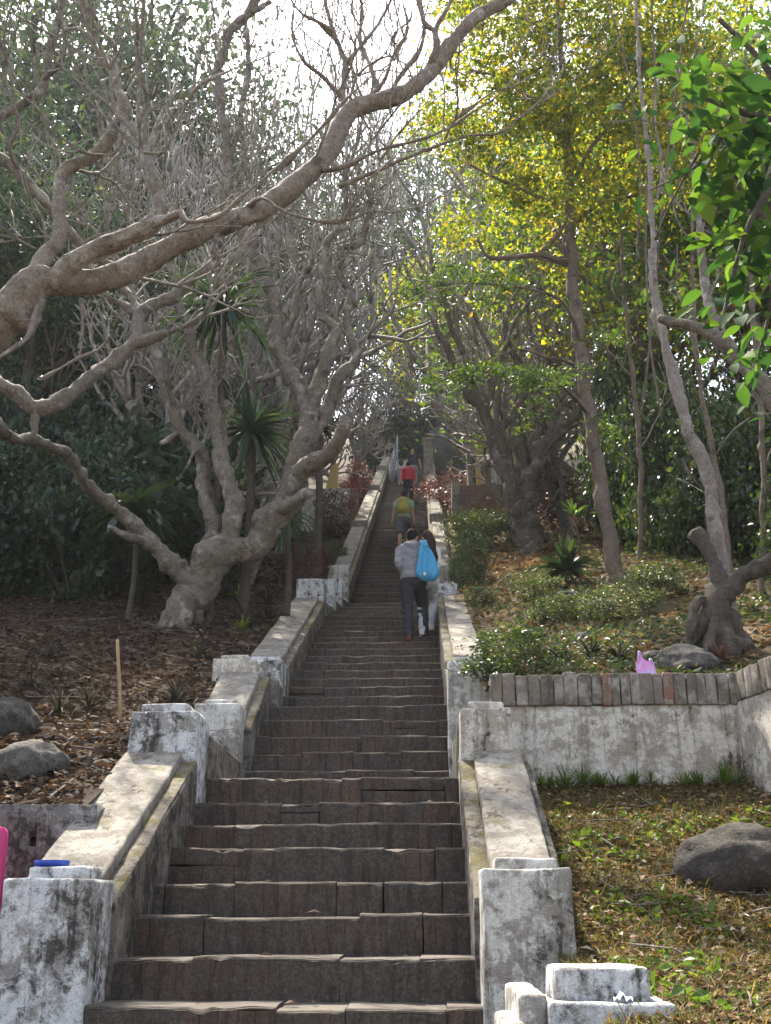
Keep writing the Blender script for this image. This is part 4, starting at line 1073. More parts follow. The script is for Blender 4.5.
limb_tree((718, 650), Yq, 'dead gnarled stump with a broken arm and spreading roots above the right wall', [
    [(712, 668, Yq, 24.0), (716, 640, Yq, 19.2), (718, 610, Yq, 16.0), (720, 590, Yq, 12.0)],
    [(720, 600, Yq, 12.8), (718, 575, Yq, 8.8), (712, 556, Yq, 7.2), (704, 542, Yq, 7.6), (694, 532, Yq, 7.2)],
    [(720, 598, Yq, 11.2), (735, 582, Yq, 9.6), (752, 574, Yq, 8.8), (768, 566, Yq, 9.6), (785, 555, Yq, 9.6), (810, 540, Yq, 8.0)],
    [(716, 610, Yq, 11.2), (700, 628, Yq - .1, 8.0), (686, 648, Yq - .1, 6.4), (672, 664, Yq - .2, 4.0)],
    [(712, 606, Yq, 8.0), (700, 600, Yq - .1, 5.6), (690, 622, Yq - .2, 4.0), (688, 650, Yq - .2, 3.2)],
    [(724, 615, Yq, 11.2), (740, 640, Yq, 8.0), (752, 665, Yq, 5.6)],
    [(714, 620, Yq - .1, 6.4), (708, 645, Yq - .3, 4.8), (700, 670, Yq - .4, 3.2)],
], M['bark_dark'], None, name='tree_stump', sides=16, knob=.06, rug=1.7)

# -- bough of a tree out of frame on the right, and its broad backlit leaves overhead
Yr = 9.5
T, Ss = limb_tree((830, 640), Yr, 'bough entering from the right edge behind the broad leaves', [
    [(860, 700, Yr, 18), (850, 600, Yr, 16), (830, 500, Yr, 14), (800, 440, Yr, 12), (772, 398, Yr, 10), (745, 365, Yr, 9.5), (725, 345, Yr, 9), (700, 330, Yr, 7), (678, 322, Yr, 5.5), (660, 317, Yr, 4.5)],
    [(725, 345, Yr, 7), (715, 318, Yr, 6), (704, 280, Yr + .1, 5), (700, 230, Yr + .1, 4), (694, 160, Yr + .2, 3)],
], M['bark_mid'], dict(seed=8, every=.6, r=.012, L=.4, depth=2))
base = np.array([3.3, 5.6, 1.6]); Yl = 5.6
T = thing('broadleaf_tree', base, 'near tree whose broad bright green leaves hang into the top right corner', 'tree')
mb = MB()
R = smooth_line(np.array([[*base - np.array([0, 0, .3]), .12], [3.25, 5.6, 3.0, .1], [3.1, 5.6, 4.0, .08], [*at(800, 130, Yl), .05]]), .12)
mb.tube(R[:, :3], R[:, 3], 9, .04, 1)
lim = [[(800, 130, Yl, 8), (770, 120, Yl, 5), (735, 110, Yl, 4), (700, 95, Yl, 3), (668, 75, Yl, 2)],
       [(800, 130, Yl, 8), (775, 180, Yl - .1, 5), (750, 220, Yl - .2, 3.5), (735, 270, Yl - .2, 2.5), (720, 330, Yl - .2, 1.6)],
       [(790, 160, Yl, 5), (780, 250, Yl, 3), (768, 320, Yl, 2), (755, 370, Yl, 1.4)],
       [(735, 110, Yl, 3), (715, 150, Yl + .2, 2.2), (690, 170, Yl + .2, 1.5), (650, 190, Yl + .3, 1)],
       [(800, 120, Yl + .4, 6), (760, 60, Yl + .4, 4), (720, 20, Yl + .4, 3)],
       [(700, 150, Yl + .2, 1.5), (672, 200, Yl + .3, 1.2), (655, 240, Yl + .3, 1)],
       [(722, 140, Yl + .2, 1.6), (745, 210, Yl, 1.4), (745, 250, Yl, 1.2)]]
Ss = add_limbs(mb, lim, 7, .03)
link_mesh('trunk', mb.mesh('trunk'), M['bark_dark'], T)
rg = np.random.default_rng(61)
mb = MB()
ctr = [(662, 58, 7, 22), (652, 105, 6, 18), (640, 135, 4, 16), (690, 95, 9, 26), (712, 75, 9, 26), (735, 90, 12, 28), (760, 75, 12, 28), (700, 130, 12, 26), (728, 140, 14, 28), (757, 130, 14, 30), (690, 165, 9, 22), (640, 165, 5, 18), (650, 200, 5, 16), (745, 180, 14, 28), (765, 190, 12, 28), (720, 185, 10, 24), (735, 225, 12, 26), (760, 235, 12, 26), (705, 235, 5, 20), (740, 262, 10, 24), (765, 280, 9, 24), (725, 300, 6, 22), (755, 320, 7, 22), (718, 320, 4, 20), (738, 365, 6, 18), (760, 362, 5, 20), (750, 395, 4, 18), (775, 330, 5, 20), (680, 50, 4, 18), (765, 40, 8, 24), (630, 205, 3, 14), (790, 150, 10, 30), (790, 230, 10, 28)]
for (x, y, n, sz) in ctr:
    for _ in range(int(n * (1.9 if x > 690 else 1.2))):
        yy = Yl + rg.normal(0, .22)
        p = at(x + rg.normal(0, 15), y + rg.normal(0, 13), yy)
        a = rg.uniform(0, 6.28)
        d = np.array([math.cos(a), math.sin(a) * .8, rg.uniform(-1.0, .1)])
        L = sz * rg.uniform(.7, 1.5) * Yl / FPX
        blade(mb, p, d, L, L * rg.uniform(.46, .6), rg.uniform(.3, .9), 6, .14, 'leaf', side=unit(np.cross(d, rg.normal(0, .5, 3) + np.array([0, 0, 1]))))
link_mesh('crown', mb.mesh('crown'), M['big_leaf'], T)

# ------------------------------------------------------------------ evergreen woods behind
ev = [ever_proto(s, 10, 120, 105, .125) for s in (71, 72, 73)] + [ever_proto(s, 10, 110, 52, .12) for s in (74, 75)]
evl = [(-11, 30.5, 1.8, 3), (-7.8, 34, 1.7, 4), (-13.5, 30, 2.0, 4), (-9.4, 38, 1.9, 1), (-15.5, 35, 2.2, 3), (-8.8, 19.4, 1.05, 0), (-12, 41, 2.0, 1), (-7.2, 18.2, .8, 1), (-11, 21.5, 1.1, 2), (-10, 50, 1.8, 0), (-17.5, 29, 1.6, 2), (-1.2, 68, 1.6, 4), (-6.5, 60, 1.9, 4), (3.0, 66, 1.8, 2), (.6, 61, .8, 0), (-2.6, 61, .75, 1), (-.8, 60, .6, 2), (-9.6, 40, 2.3, 3), (-13.5, 39, 2.5, 4), (-17, 40, 2.7, 3), (-10.5, 47, 2.3, 4)]  # three nearest left ones, mostly out of view, added to shade the left slope
evl = [(x, Y, s * (.85 if -12 < x < -2 and 36 < Y < 60 else 1), (3 + i % 2) if Y > 36 else q) for i, (x, Y, s, q) in enumerate(evl)] + [(-.6, 64, 2.3, 3), (2.2, 67, 2.7, 4), (4.6, 62, 2.4, 3), (.9, 71, 2.9, 3)]
for k, (x, Y, s, q) in enumerate(evl):
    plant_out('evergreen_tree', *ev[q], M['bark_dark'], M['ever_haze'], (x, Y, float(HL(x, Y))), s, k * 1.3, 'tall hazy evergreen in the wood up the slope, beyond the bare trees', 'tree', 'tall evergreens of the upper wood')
evr = [(5.2, 22, 1.15, 0), (8.6, 23.5, 1.4, 1), (6.2, 28, 1.5, 2), (10.5, 28, 1.6, 0), (8.4, 34, 1.7, 1), (5.2, 40, 1.6, 2), (12.5, 23, 1.5, 2), (13, 34, 1.8, 0), (8.5, 44, 1.8, 1), (4.4, 49, 1.6, 0), (7.4, 18.6, 1.1, 1), (10.4, 19, 1.3, 0)]
for k, (x, Y, s, q) in enumerate(evr):
    plant_out('evergreen_tree', *ev[q], M['bark_slim'], M['fern'] if k % 3 else M['yellow'], (x, Y, float(HR(x, Y))), s, k * 1.7, 'leafy sunlit tree in the wood up the slope behind the right thicket', 'tree', 'leafy trees of the right wood')

sh = [shrub_proto(s, 2.0, 1.1, 130, 95, .075, .58) for s in (81, 82, 83)]
rq = random.Random(9)
shb = shrub_proto(86, 2.0, 1.1, 70, 42, .17, .42)
spots = [(x, Y) for Y, xs in ((16.2, (-9.6, -8.0, -6.4, -5.0)), (17.6, (-10.6, -8.9, -7.2, -5.7, -4.3)), (19.2, (-11, -9.5, -7.8, -6.2, -4.9)), (21.2, (-10.5, -8.4, -6.6, -4.6))) for x in xs]
for k, (x, Y) in enumerate(spots):
    x += rq.uniform(-.3, .3); Y += rq.uniform(-.4, .4)
    s = rq.uniform(.95, 1.3); h = rq.uniform(1.1, 1.7) + (Y - 16) * .14
    plant_out('evergreen_shrub', *(sh[k % 3] if k % 4 else shb), M['bark_dark'], M['ever_haze'] if k % 3 == 1 else M['ever'], (x, Y, float(HL(x, Y)) - .05), (s, h), rq.uniform(0, 6), 'tall dark evergreen shrub in the shaded thicket at the top of the left slope', 'shrub', 'shrubs of the dark left thicket', ('stem', 'foliage'))
spots = [(x, Y) for Y, xs in ((14.6, (5.6, 6.8, 8.1)), (16.2, (5.0, 6.2, 7.4, 8.7)), (18, (4.7, 5.9, 7.1, 8.5)), (20, (4.4, 5.6, 6.8, 8.4)), (22.3, (4.4, 5.8, 7.2)), (12.8, (5.2, 6.4))) for x in xs]
for k, (x, Y) in enumerate(spots):
    x += rq.uniform(-.3, .3); Y += rq.uniform(-.4, .4)
    s = rq.uniform(.8, 1.1); h = rq.uniform(.9, 1.5) + max(0, Y - 14) * .12
    plant_out('glossy_shrub', *sh[(k + 1) % 3], M['bark_slim'], M['shrub'], (x, Y, float(HR(x, Y)) - .05), (s, h), rq.uniform(0, 6), 'glossy-leaved shrub in the sun-flecked thicket behind the right stump', 'shrub', 'shrubs of the glossy right thicket', ('stem', 'foliage'))
# thin trunks seen through the right thicket
for k, (x0, y0, x1, y1, Y, r, lab) in enumerate([(735, 640, 700, 380, 12.4, 3.4, 'thin grey trunk seen through the glossy thicket just right of the pale ringed trunk'), (762, 610, 752, 300, 13, 3.6, 'thin dark trunk near the right edge behind the stump'), (640, 575, 628, 330, 16.5, 3.0, 'thin pole-like trunk between the slender leaning tree and the ringed trunk')]):
    limb_tree((x0, y0), Y, lab, [[(x0 + 2, y0 + 10, Y, r * 1.3), (x0, y0, Y, r), ((x0 + x1) / 2 + 6, (y0 + y1) / 2, Y, r * .9), (x1, y1, Y, r * .75), (x1 - 8, y1 - 130, Y, r * .5), (x1 - 4, y1 - 330, Y, r * .35)]], M['bark_slim'], dict(seed=20 + k, a=0, every=1.1, r=.012, L=.5, depth=2), name='thin_tree', sides=8)
# hanging vines
for k, (pts, lab) in enumerate([([(690, -20, 11), (672, 120, 11), (658, 250, 11), (648, 360, 11), (640, 420, 11)], 'long bare vine hanging in front of the right thicket, the one that slants left'), ([(650, -20, 11.5), (655, 90, 11.5), (646, 200, 11.5), (649, 330, 11.5), (662, 420, 11.5)], 'long bare vine hanging almost straight beside the slanting one'), ([(600, -20, 12), (625, 60, 12), (640, 170, 12), (636, 260, 12)], 'thin vine looping down from the yellow-green crown')]):
    mb = MB(); S = smooth_line(np.array([[*at(x, y, Y), .013] for x, y, Y in pts]), .2); mb.tube(S[:, :3], S[:, 3], 5, .1, k)
    o = link_mesh('hanging_vine', mb.mesh('hanging_vine'), M['bark_slim'], base=S[-1, :3]); tag(o, lab, 'vine', None, 'thing')

# ------------------------------------------------------------------ single plants
def blade_head(mb, c, n, L, w, rg, droop=(.6, 1.6), elev=(-.3, 1.2), rows=7, shape='strap'):
    for _ in range(n):
        a = rg.uniform(0, 6.28); e = rg.uniform(*elev)
        d = np.array([math.cos(a) * math.cos(e), math.sin(a) * math.cos(e), math.sin(e)])
        blade(mb, c + d * .03, d, L * rg.uniform(.7, 1.2), w * rg.uniform(.7, 1.2), rg.uniform(*droop), rows, .18, shape)


def spiky(name, px, Y, n, Lpx, wpx, label, cat, mat='spike', H=None, stem=None, seed=0, **kw):
    c = at(px[0], px[1], Y)
    g = H(c[0], Y) if H else c[2]
    t = thing(name, (c[0], Y, float(g)), label, cat)
    rg = np.random.default_rng(seed)
    if stem is not None:
        mb = MB(); S = smooth_line(np.array([[c[0] + stem[0], Y, float(g) - .2, stem[1]], [c[0] + stem[0] * .5 + .06, Y, (float(g) + c[2]) / 2, stem[1] * .8], [*c, stem[1] * .7]]), .15)
        mb.tube(S[:, :3], S[:, 3], 8, .05, seed); link_mesh('stem', mb.mesh('stem'), M['bark_dark'], t)
    mb = MB(); blade_head(mb, c, n, Lpx * Y / FPX, wpx * Y / FPX, rg, **kw)
    link_mesh('leaves', mb.mesh('leaves'), M[mat], t)
    return t


spiky('dracaena', (222, 312), 14.7, 110, 92, 6.5, 'upper strap-leaved dracaena head drooping between the limbs of the gnarled left tree', 'plant', H=HL, stem=(.05, .07), seed=1, droop=(1.2, 2.6), elev=(-.4, 1.2))
spiky('dracaena', (250, 432), 15.0, 100, 66, 6.5, 'lower strap-leaved dracaena with a full round rosette behind the gnarled left tree', 'plant', H=HL, stem=(.0, .08), seed=2, droop=(.3, 2.2), elev=(-.9, 1.4))
spiky('dracaena', (318, 430), 20.5, 46, 42, 4, 'smaller dracaena with hanging leaves, between the gnarled tree and the small white wall', 'plant', H=HL, stem=(.0, .09), seed=3, droop=(1.2, 2.6), elev=(-.4, 1.0))
spiky('dracaena', (285, 520), 15.4, 34, 52, 4, 'drooping dracaena skirt under the right limb of the gnarled left tree', 'plant', H=HL, stem=(.05, .06), seed=4, droop=(2, 3), elev=(-.5, .8))
spiky('broadleaf_plant', (135, 520), 14.6, 60, 50, 13, 'dark plant with tiers of long broad drooping leaves below the low left limb', 'plant', 'ever', HL, (.0, .05), 5, droop=(1.2, 2.6), elev=(-.2, 1.2), rows=7, shape='leaf')
spiky('upright_plant', (567, 572), 15.6, 70, 36, 8, 'dark upright broad-leaved clump left of the slender leaning tree', 'plant', 'ever', HR, (.02, .03), 6, droop=(.2, 1.3), elev=(.1, 1.5), shape='leaf')
spiky('upright_plant', (574, 516), 15.4, 14, 17, 5, 'bright yellow-green leaf tuft rising out of the dark upright clump', 'plant', 'weed', HR, (.0, .02), 7, droop=(.2, .8), elev=(.5, 1.5), shape='leaf')
for k, (x, y, L, lab) in enumerate([(47, 660, 26, 'dark spiky plant highest up the litter slope, left of the wooden stake'), (58, 716, 30, 'dark spiky plant in the litter below the other, left of the wooden stake'), (88, 712, 26, 'low dark spiky plant with fallen fronds at the foot of the wooden stake'), (176, 706, 30, 'dark spiky plant in the litter just above the middle white pier'), (198, 660, 28, 'dark spiky plant at the foot of the gnarled left tree'), (268, 606, 28, 'dark spiky plant in shade left of the three stepped piers'), (225, 600, 24, 'dark spiky plant against the right roots of the gnarled left tree'), (252, 585, 34, 'dark spiky clump in the shade under the right limb of the gnarled tree'), (282, 590, 36, 'dark spiky clump touching the first of the three stepped piers'), (246, 628, 30, 'dark spiky clump beside the long grey left parapet, lower of two'), (268, 622, 30, 'dark spiky clump beside the long grey left parapet, upper of two'), (140, 608, 26, 'dark spiky plant left of the gnarled tree at the foot of the thicket'), (30, 690, 24, 'dark spiky plant above the dark left-edge boulder')]):
    c = hit(x, y, HL, 6.6); t = thing('bromeliad', c, lab, 'plant'); mb = MB()
    blade_head(mb, c + np.array([0, 0, .02]), 22, L * c[1] / FPX, 3.2 * c[1] / FPX, np.random.default_rng(90 + k), droop=(.4, 1.6), elev=(.1, 1.3))
    link_mesh('leaves', mb.mesh('leaves'), M['bromeliad'], t)
for k, (x, y, L, m, lab) in enumerate([(560, 664, 22, 'bromeliad', 'dark bladed plant on the right wall next to the low green bush'), (592, 662, 24, 'bromeliad', 'dark bladed plant on the right wall midway between bush and pink bag'), (620, 664, 22, 'bromeliad', 'dark bladed plant on the right wall touching the pink bag on its left'), (690, 664, 26, 'spike', 'grey-green bladed plant on the right wall near the corner'), (722, 664, 20, 'red_leaf', 'small reddish bladed plant in the corner of the right walls'), (242, 632, 16, 'weed', 'small green plant beside the flat stone left of the long grey parapet'), (240, 600, 18, 'weed', 'bright green grassy tuft in the shade behind the blotchy left pier')]):
    H = HR if x > 400 else HL
    c = hit(x, y, H, 6.6 if x < 400 else 8.5); t = thing('bladed_plant', c, lab, 'plant'); mb = MB()
    blade_head(mb, c + np.array([0, 0, .02]), 24, L * c[1] / FPX, 3.4 * c[1] / FPX, np.random.default_rng(120 + k), droop=(.4, 1.6), elev=(.1, 1.3))
    link_mesh('leaves', mb.mesh('leaves'), M[m], t)
for k, (x, lab) in enumerate([(547, 'grass tuft at the foot of the right retaining wall, next to the parapet'), (575, 'taller dark grass tuft at the foot of the right wall, second from the parapet'), (606, 'low grass tuft at the foot of the right wall, third from the parapet'), (640, 'small grass tuft under the middle of the right wall'), (690, 'thin grass tuft under the right half of the right wall'), (733, 'tall grass tuft in the corner where the two right walls meet')]):
    c = at(x, 786, 8.33); t = thing('grass_tuft', (c[0], c[1], float(HW(c[0], c[1]))), lab, 'grass tuft'); mb = MB()
    c = np.array([c[0], c[1], float(HW(c[0], c[1]))])
    for q in range(5):
        blade_head(mb, c + np.array([rs.uniform(-.09, .09), rs.uniform(-.05, .03), 0]), 14, .10 if k not in (1, 5) else .16, .012, np.random.default_rng(140 + k * 9 + q), droop=(.3, 1.5), elev=(.5, 1.5), rows=5)
    link_mesh('leaves', mb.mesh('leaves'), M['weed'], t)

bush = [shrub_proto(s, 1.0, .6, 60, 60, .045, .55) for s in (84, 85)]
def bush_at(px, Y, w, h, mat, label, H, q=0, name='bush', rz=0.0):
    c = at(px[0], px[1], Y)
    plant_out(name, *bush[q], M['bark_slim'], M[mat], (c[0], Y, float(H(c[0], Y)) - .03), (w / 1.2, h), rz, label, 'bush', None, ('stem', 'foliage'))
bush_at((516, 655), 9.35, 1.05, .5, 'shrub', 'low spreading green bush on the right retaining wall next to the stairs', HR, 0)
bush_at((474, 560), 19.5, .8, 1.15, 'shrub', 'dark green upright bush beside the right parapet behind the couple', HR, 1)
bush_at((458, 560), 18.6, .45, .8, 'shrub', 'small green bush touching the right parapet behind the couple', HR, 0, rz=1)
bush_at((302, 560), 19.6, .9, 1.0, 'red_leaf', 'dark red-leaved bush left of the long sunlit parapet, above the stepped piers', HL, 1)
bush_at((318, 530), 22.5, .9, 1.0, 'red_leaf', 'reddish bush higher up beside the same parapet, below the small white wall', HL, 0, rz=2)
bush_at((336, 512), 26, .8, .7, 'cover', 'pale yellowish bush beside the small white wall', HL, 0, rz=3)
bush_at((335, 470), 32, 1.5, 1.5, 'red_leaf', 'dark purplish bush left of the far parapet beneath the red flowering shrub', HL, 1, rz=1)
bush_at((358, 458), 40, 1.5, 2.2, 'red_leaf', 'dark bush nearest the white lattice gate', HL, 0, rz=4)
bush_at((352, 445), 39, .9, 1.7, 'poinsettia', 'shrub with red flower bracts left of the white lattice gate', HL, 1, rz=2)
bush_at((500, 520), 26, 2.6, .9, 'cover', 'sunlit pale ground bush between the shrine and the green bush', HR, 0, rz=2)
bush_at((465, 500), 28, 1.6, 1.0, 'cover', 'sunlit pale bush beside the far right parapet', HR, 1, rz=3)
bush_at((570, 480), 27, 2.4, 1.6, 'red_leaf', 'reddish brown bush right of the shrine', HR, 0, rz=1)
bush_at((450, 470), 37, 2.2, 1.6, 'red_leaf', 'dusty red-brown bush left of the shrine on the far slope', HR, 1, rz=2)
for k, (x, y, w, h, lab) in enumerate([(560, 622, .9, .35, 'low ground shrub right of the wall-top bush'), (620, 620, 1.1, .4, 'low pale shrub left of the root mass of the stump'), (655, 600, 1.0, .5, 'sunlit low shrub behind the root mass of the stump'), (540, 600, .9, .35, 'small low shrub below the dark gnarled right tree'), (480, 605, .6, .3, 'small low shrub beside the right parapet near the couple')]):
    c = hit(x, y, HR, 8.6); bush_at((x, y), float(c[1]), w, h, 'cover', lab, HR, k % 2, rz=k)

for k, (x, lab) in enumerate([(-1.9, 'dark shrub closing the view at the top of the stairs beside the gate'), (.6, 'dark shrub closing the view at the top of the stairs beside the gate post'), (-.7, 'dark shrub straight ahead at the top of the stairs')]):
    plant_out('evergreen_shrub', *sh[k], M['bark_dark'], M['ever'], (x, 59.5 + k * .4, 23.4), (1.6, 2.4), k, lab, 'shrub', None, ('stem', 'foliage'))

# dark cliff behind the top of the stairs
c = at(455, 425, 56); rock((3.2, 58, float(HR(3.2, 58)) + .8), (3.0, 2.4, 3.4), 'dark cliff-like rock behind the gate post at the top of the stairs', 'cliff', 33)

# ------------------------------------------------------------------ loose cover: leaf litter, grass, low plants
def scatter(n, x0, x1, y0, y1, H, rg, p=1.0, keep=None):
    u = rg.random(n); Y = y0 * (y1 / y0) ** u if p else rg.uniform(y0, y1, n)
    x = rg.uniform(x0, x1, n)
    if keep is not None:
        m = keep(x, Y); x, Y = x[m], Y[m]
    return np.stack([x, Y, H(x, Y)], -1)


def litter(name, P, size, mat, rg, lift=.02, flat=.8, aspect=.5, fold=.3, droop=0.0):
    P = P + np.stack([np.zeros(len(P)), np.zeros(len(P)), np.abs(rg.normal(0, lift, len(P))) + .006], -1)
    V, Tt = leaves_np(P, size, rg, droop, aspect, fold, flat, .4)
    o = link_mesh(name, mesh_np(name, V, [Tt]), M[mat]); return tag(o, kind='stuff')


rg = np.random.default_rng(77)
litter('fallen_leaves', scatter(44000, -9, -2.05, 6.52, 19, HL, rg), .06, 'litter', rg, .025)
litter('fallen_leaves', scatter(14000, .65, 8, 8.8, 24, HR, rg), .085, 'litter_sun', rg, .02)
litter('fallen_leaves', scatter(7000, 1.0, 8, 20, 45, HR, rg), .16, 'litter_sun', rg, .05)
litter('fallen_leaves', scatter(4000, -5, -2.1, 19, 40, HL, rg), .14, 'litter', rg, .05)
litter('fallen_leaves', scatter(14000, .7, 2.7, 3.4, 8.4, HW, rg, 1), .036, 'litter_lawn', rg, .016)
def nz(x, y): return fbm(x, y, 2.6, 55)
litter('ground_cover', scatter(26000, .65, 6, 8.8, 20, HR, rg, 1, lambda x, y: nz(x, y) > -.1), .05, 'cover', rg, .06, .4)
litter('weeds', scatter(7000, .6, 2.6, 3.6, 8.38, HW, rg, 1, lambda x, y: nz(x * 1.6, y * 1.6) > .25), .045, 'weed', rg, .025, .4)
sp = np.array([[rg.uniform(XL + .05, XR - .05), 0, 0] for _ in range(260)])
for r_ in sp:
    i = rg.integers(6, 60); r_[1] = NOS[i][0] + rg.uniform(.05, .3); r_[2] = NOS[i][1]
litter('fallen_leaves', sp, .04, 'litter', rg, .004, .97)
# grass blades
mb_n = 60000
P = scatter(mb_n, .6, 2.75, 3.3, 8.39, HW, rg, 1, lambda x, y: nz(x, y) + rg.normal(0, .5, len(x)) > -.45)
n = len(P); a = rg.uniform(0, 6.28, n); h = .024 * np.exp(rg.normal(0, .5, n)); le = rg.uniform(.5, 2.8, n)
dx = np.stack([np.cos(a), np.sin(a), np.zeros(n)], -1); sd = np.stack([-np.sin(a), np.cos(a), np.zeros(n)], -1)
w_ = .0022 + .002 * rg.random(n)
tip = P + dx * (h * le)[:, None] + np.array([0, 0, 1.0]) * h[:, None]
midp = P + dx * (h * le * .35)[:, None] + np.array([0, 0, .7]) * h[:, None]
V = np.stack([P - sd * w_[:, None], P + sd * w_[:, None], midp + sd * w_[:, None] * .8, midp - sd * w_[:, None] * .8, tip], 1).reshape(-1, 3)
k5 = np.arange(n)[:, None] * 5
o = link_mesh('grass', mesh_np('grass', V, [k5 + np.array([[0, 1, 2, 3]]), k5 + np.array([[3, 2, 4]])]), M['grass']); tag(o, kind='stuff')
# dry twigs lying about
mb = MB()
for k in range(420):
    if k < 300: x = rg.uniform(-8, -2); Y = 6.9 * (17 / 6.9) ** rg.random(); H = HL
    elif k < 380: x = rg.uniform(.7, 5); Y = rg.uniform(9, 17); H = HR
    else: x = rg.uniform(.7, 2.2); Y = rg.uniform(4, 8); H = HW
    L = rg.uniform(.1, .5) * (1.6 if k < 300 else 1); a = rg.uniform(0, 6.28)
    q = [[x + math.cos(a) * L * t + .03 * rg.normal(), Y + math.sin(a) * L * t, 0] for t in (0, .5, 1)]
    q = np.array([[*p[:2], float(H(p[0], p[1])) + .02 + .03 * rg.random()] for p in q])
    mb.tube(q, [.006, .005, .003], 5, 0, k)
o = link_mesh('dry_twigs', mb.mesh('dry_twigs'), M['twig']); tag(o, kind='stuff')

# ------------------------------------------------------------------ the hazy air of a winter morning
bm = bmesh.new(); bmesh.ops.create_cube(bm, size=1.0)
me = bpy.data.meshes.new('haze'); bm.to_mesh(me); bm.free()
t_ = NT('hazy_air'); pv = t_.n('ShaderNodeVolumePrincipled'); pv.inputs['Color'].default_value = (.93, .95, 1, 1); pv.inputs['Density'].default_value = HAZE; pv.inputs['Anisotropy'].default_value = .35
t_.l(pv.outputs[0], t_.out.inputs['Volume'])
o = link_mesh('haze', me, t_.m, smooth=False); o.scale = (200, 240, 95); o.location = (0, 22, 95 / 2 - 3.2); tag(o, kind='stuff')
# ------------------------------------------------------------------ cloth, skin and small-object materials
for nm, c, ro in (('skin', (.42, .25, .17), .55), ('hair_black', (.012, .010, .010), .8), ('hair_brown', (.03, .016, .011), .75), ('hair_fair', (.30, .20, .10), .5),
                  ('cloth_grey', (.235, .24, .265), .9), ('cloth_charcoal', (.035, .036, .042), .9), ('cloth_white', (.62, .62, .62), .85), ('cloth_green', (.30, .40, .30), .9),
                  ('cloth_shorts', (.13, .13, .145), .9), ('cloth_red', (.42, .025, .05), .8), ('cloth_black', (.014, .014, .016), .85), ('cloth_navy', (.03, .032, .055), .85),
                  ('cloth_pale', (.42, .44, .48), .9), ('cloth_lightgrey', (.28, .28, .31), .9), ('bag_blue', (.06, .31, .55), .7), ('bag_olive', (.42, .36, .09), .7), ('bag_black', (.012, .02, .022), .6), ('shoe_dark', (.02, .02, .022), .6),
                  ('shoe_red', (.13, .03, .035), .7), ('shoe_white', (.6, .58, .55), .6), ('lid_blue', (.02, .06, .33), .35), ('chair_pink', (.46, .05, .17), .4),
                  ('gate_paint', (.42, .48, .53), .5), ('wood_stake', (.30, .21, .12), .8), ('shrine_yellow', (.50, .36, .14), .8), ('statue_pale', (.52, .53, .54), .7), ('eye_dark', (.02, .015, .012), .3), ('bottle_red', (.10, .03, .025), .5)):
    M[nm] = plain(nm, c, ro, .18, 14 if 'cloth' in nm else 22, .12 if ('hair' in nm or 'cloth' in nm) else .3)
t_ = NT('thin_pink_plastic'); v_ = t_.coord(); n_ = t_.noise(v_, 9, 4); m_ = t_.noise(t_.coord((1, 1, 1), (4, 2, 1)), 13, 5)
c_ = t_.mix(t_.ramp(n_, [(.48, 0), (.56, .8)]), (.52, .20, .45), (.38, .36, .62)); c_ = t_.mix(t_.ramp(m_, [(.55, 0), (.7, .7)]), c_, (.62, .40, .58))
p_ = t_.principled(c_, .35, t_.bump(m_, .6, .01), .5); p_.inputs['Transmission Weight'].default_value = .0
M['bag_pink'] = t_.m
M['paper'] = plain('white_wrapper', (.62, .66, .78), .5, .2, 40)
M['brick_red'] = whitewash('dull_red_brick', (.26, .14, .10), .5, .5)


# ------------------------------------------------------------------ people
def fuse(name, mb, voxel, smooth=4):
    """overlapping limbs and masses fused into one continuous surface"""
    me = mb.mesh('tmp'); o = bpy.data.objects.new('tmp', me); COL.objects.link(o)
    r = o.modifiers.new('r', 'REMESH'); r.mode = 'VOXEL'; r.voxel_size = voxel; r.use_smooth_shade = True
    s = o.modifiers.new('s', 'SMOOTH'); s.factor = .5; s.iterations = smooth
    dg = bpy.context.evaluated_depsgraph_get(); dg.update()
    m2 = bpy.data.meshes.new_from_object(o.evaluated_get(dg)); m2.name = name
    bpy.data.objects.remove(o); bpy.data.meshes.remove(me)
    if name in ('shirt', 'trousers'):
        for v in m2.vertices:
            p = v.co * 9; v.co += v.normal * (.013 * mnoise.noise(Vector((p.x, p.y, p.z * 1.7))) + .006 * mnoise.noise(p * 2.6))
    return m2


def ell(mb, c, r, rot=None, n=14):
    th = np.linspace(0, math.pi, n); ph = np.arange(n * 2) * math.pi / n
    T, Pp = np.meshgrid(th[1:-1], ph, indexing='ij')
    S = np.stack([np.sin(T) * np.cos(Pp), np.sin(T) * np.sin(Pp), np.cos(T)], -1).reshape(-1, 3)
    S = np.vstack([S, [[0, 0, 1], [0, 0, -1]]]) * np.asarray(r, float)
    if rot is not None: S = S @ np.array(rot).T
    a, b = n - 2, n * 2
    i, j = np.meshgrid(np.arange(a - 1), np.arange(b), indexing='ij'); j2 = (j + 1) % b
    Q = np.stack([i * b + j, (i + 1) * b + j, (i + 1) * b + j2, i * b + j2], -1).reshape(-1, 4)
    k = a * b; T2 = [(k, q, (q + 1) % b) for q in range(b)] + [(k + 1, (a - 1) * b + (q + 1) % b, (a - 1) * b + q) for q in range(b)]
    mb.add(S + np.asarray(c, float), Q, T2)


def rotz(a): return np.array([[math.cos(a), -math.sin(a), 0], [math.sin(a), math.cos(a), 0], [0, 0, 1]])
def rotx(a): return np.array([[1, 0, 0], [0, math.cos(a), -math.sin(a)], [0, math.sin(a), math.cos(a)]])


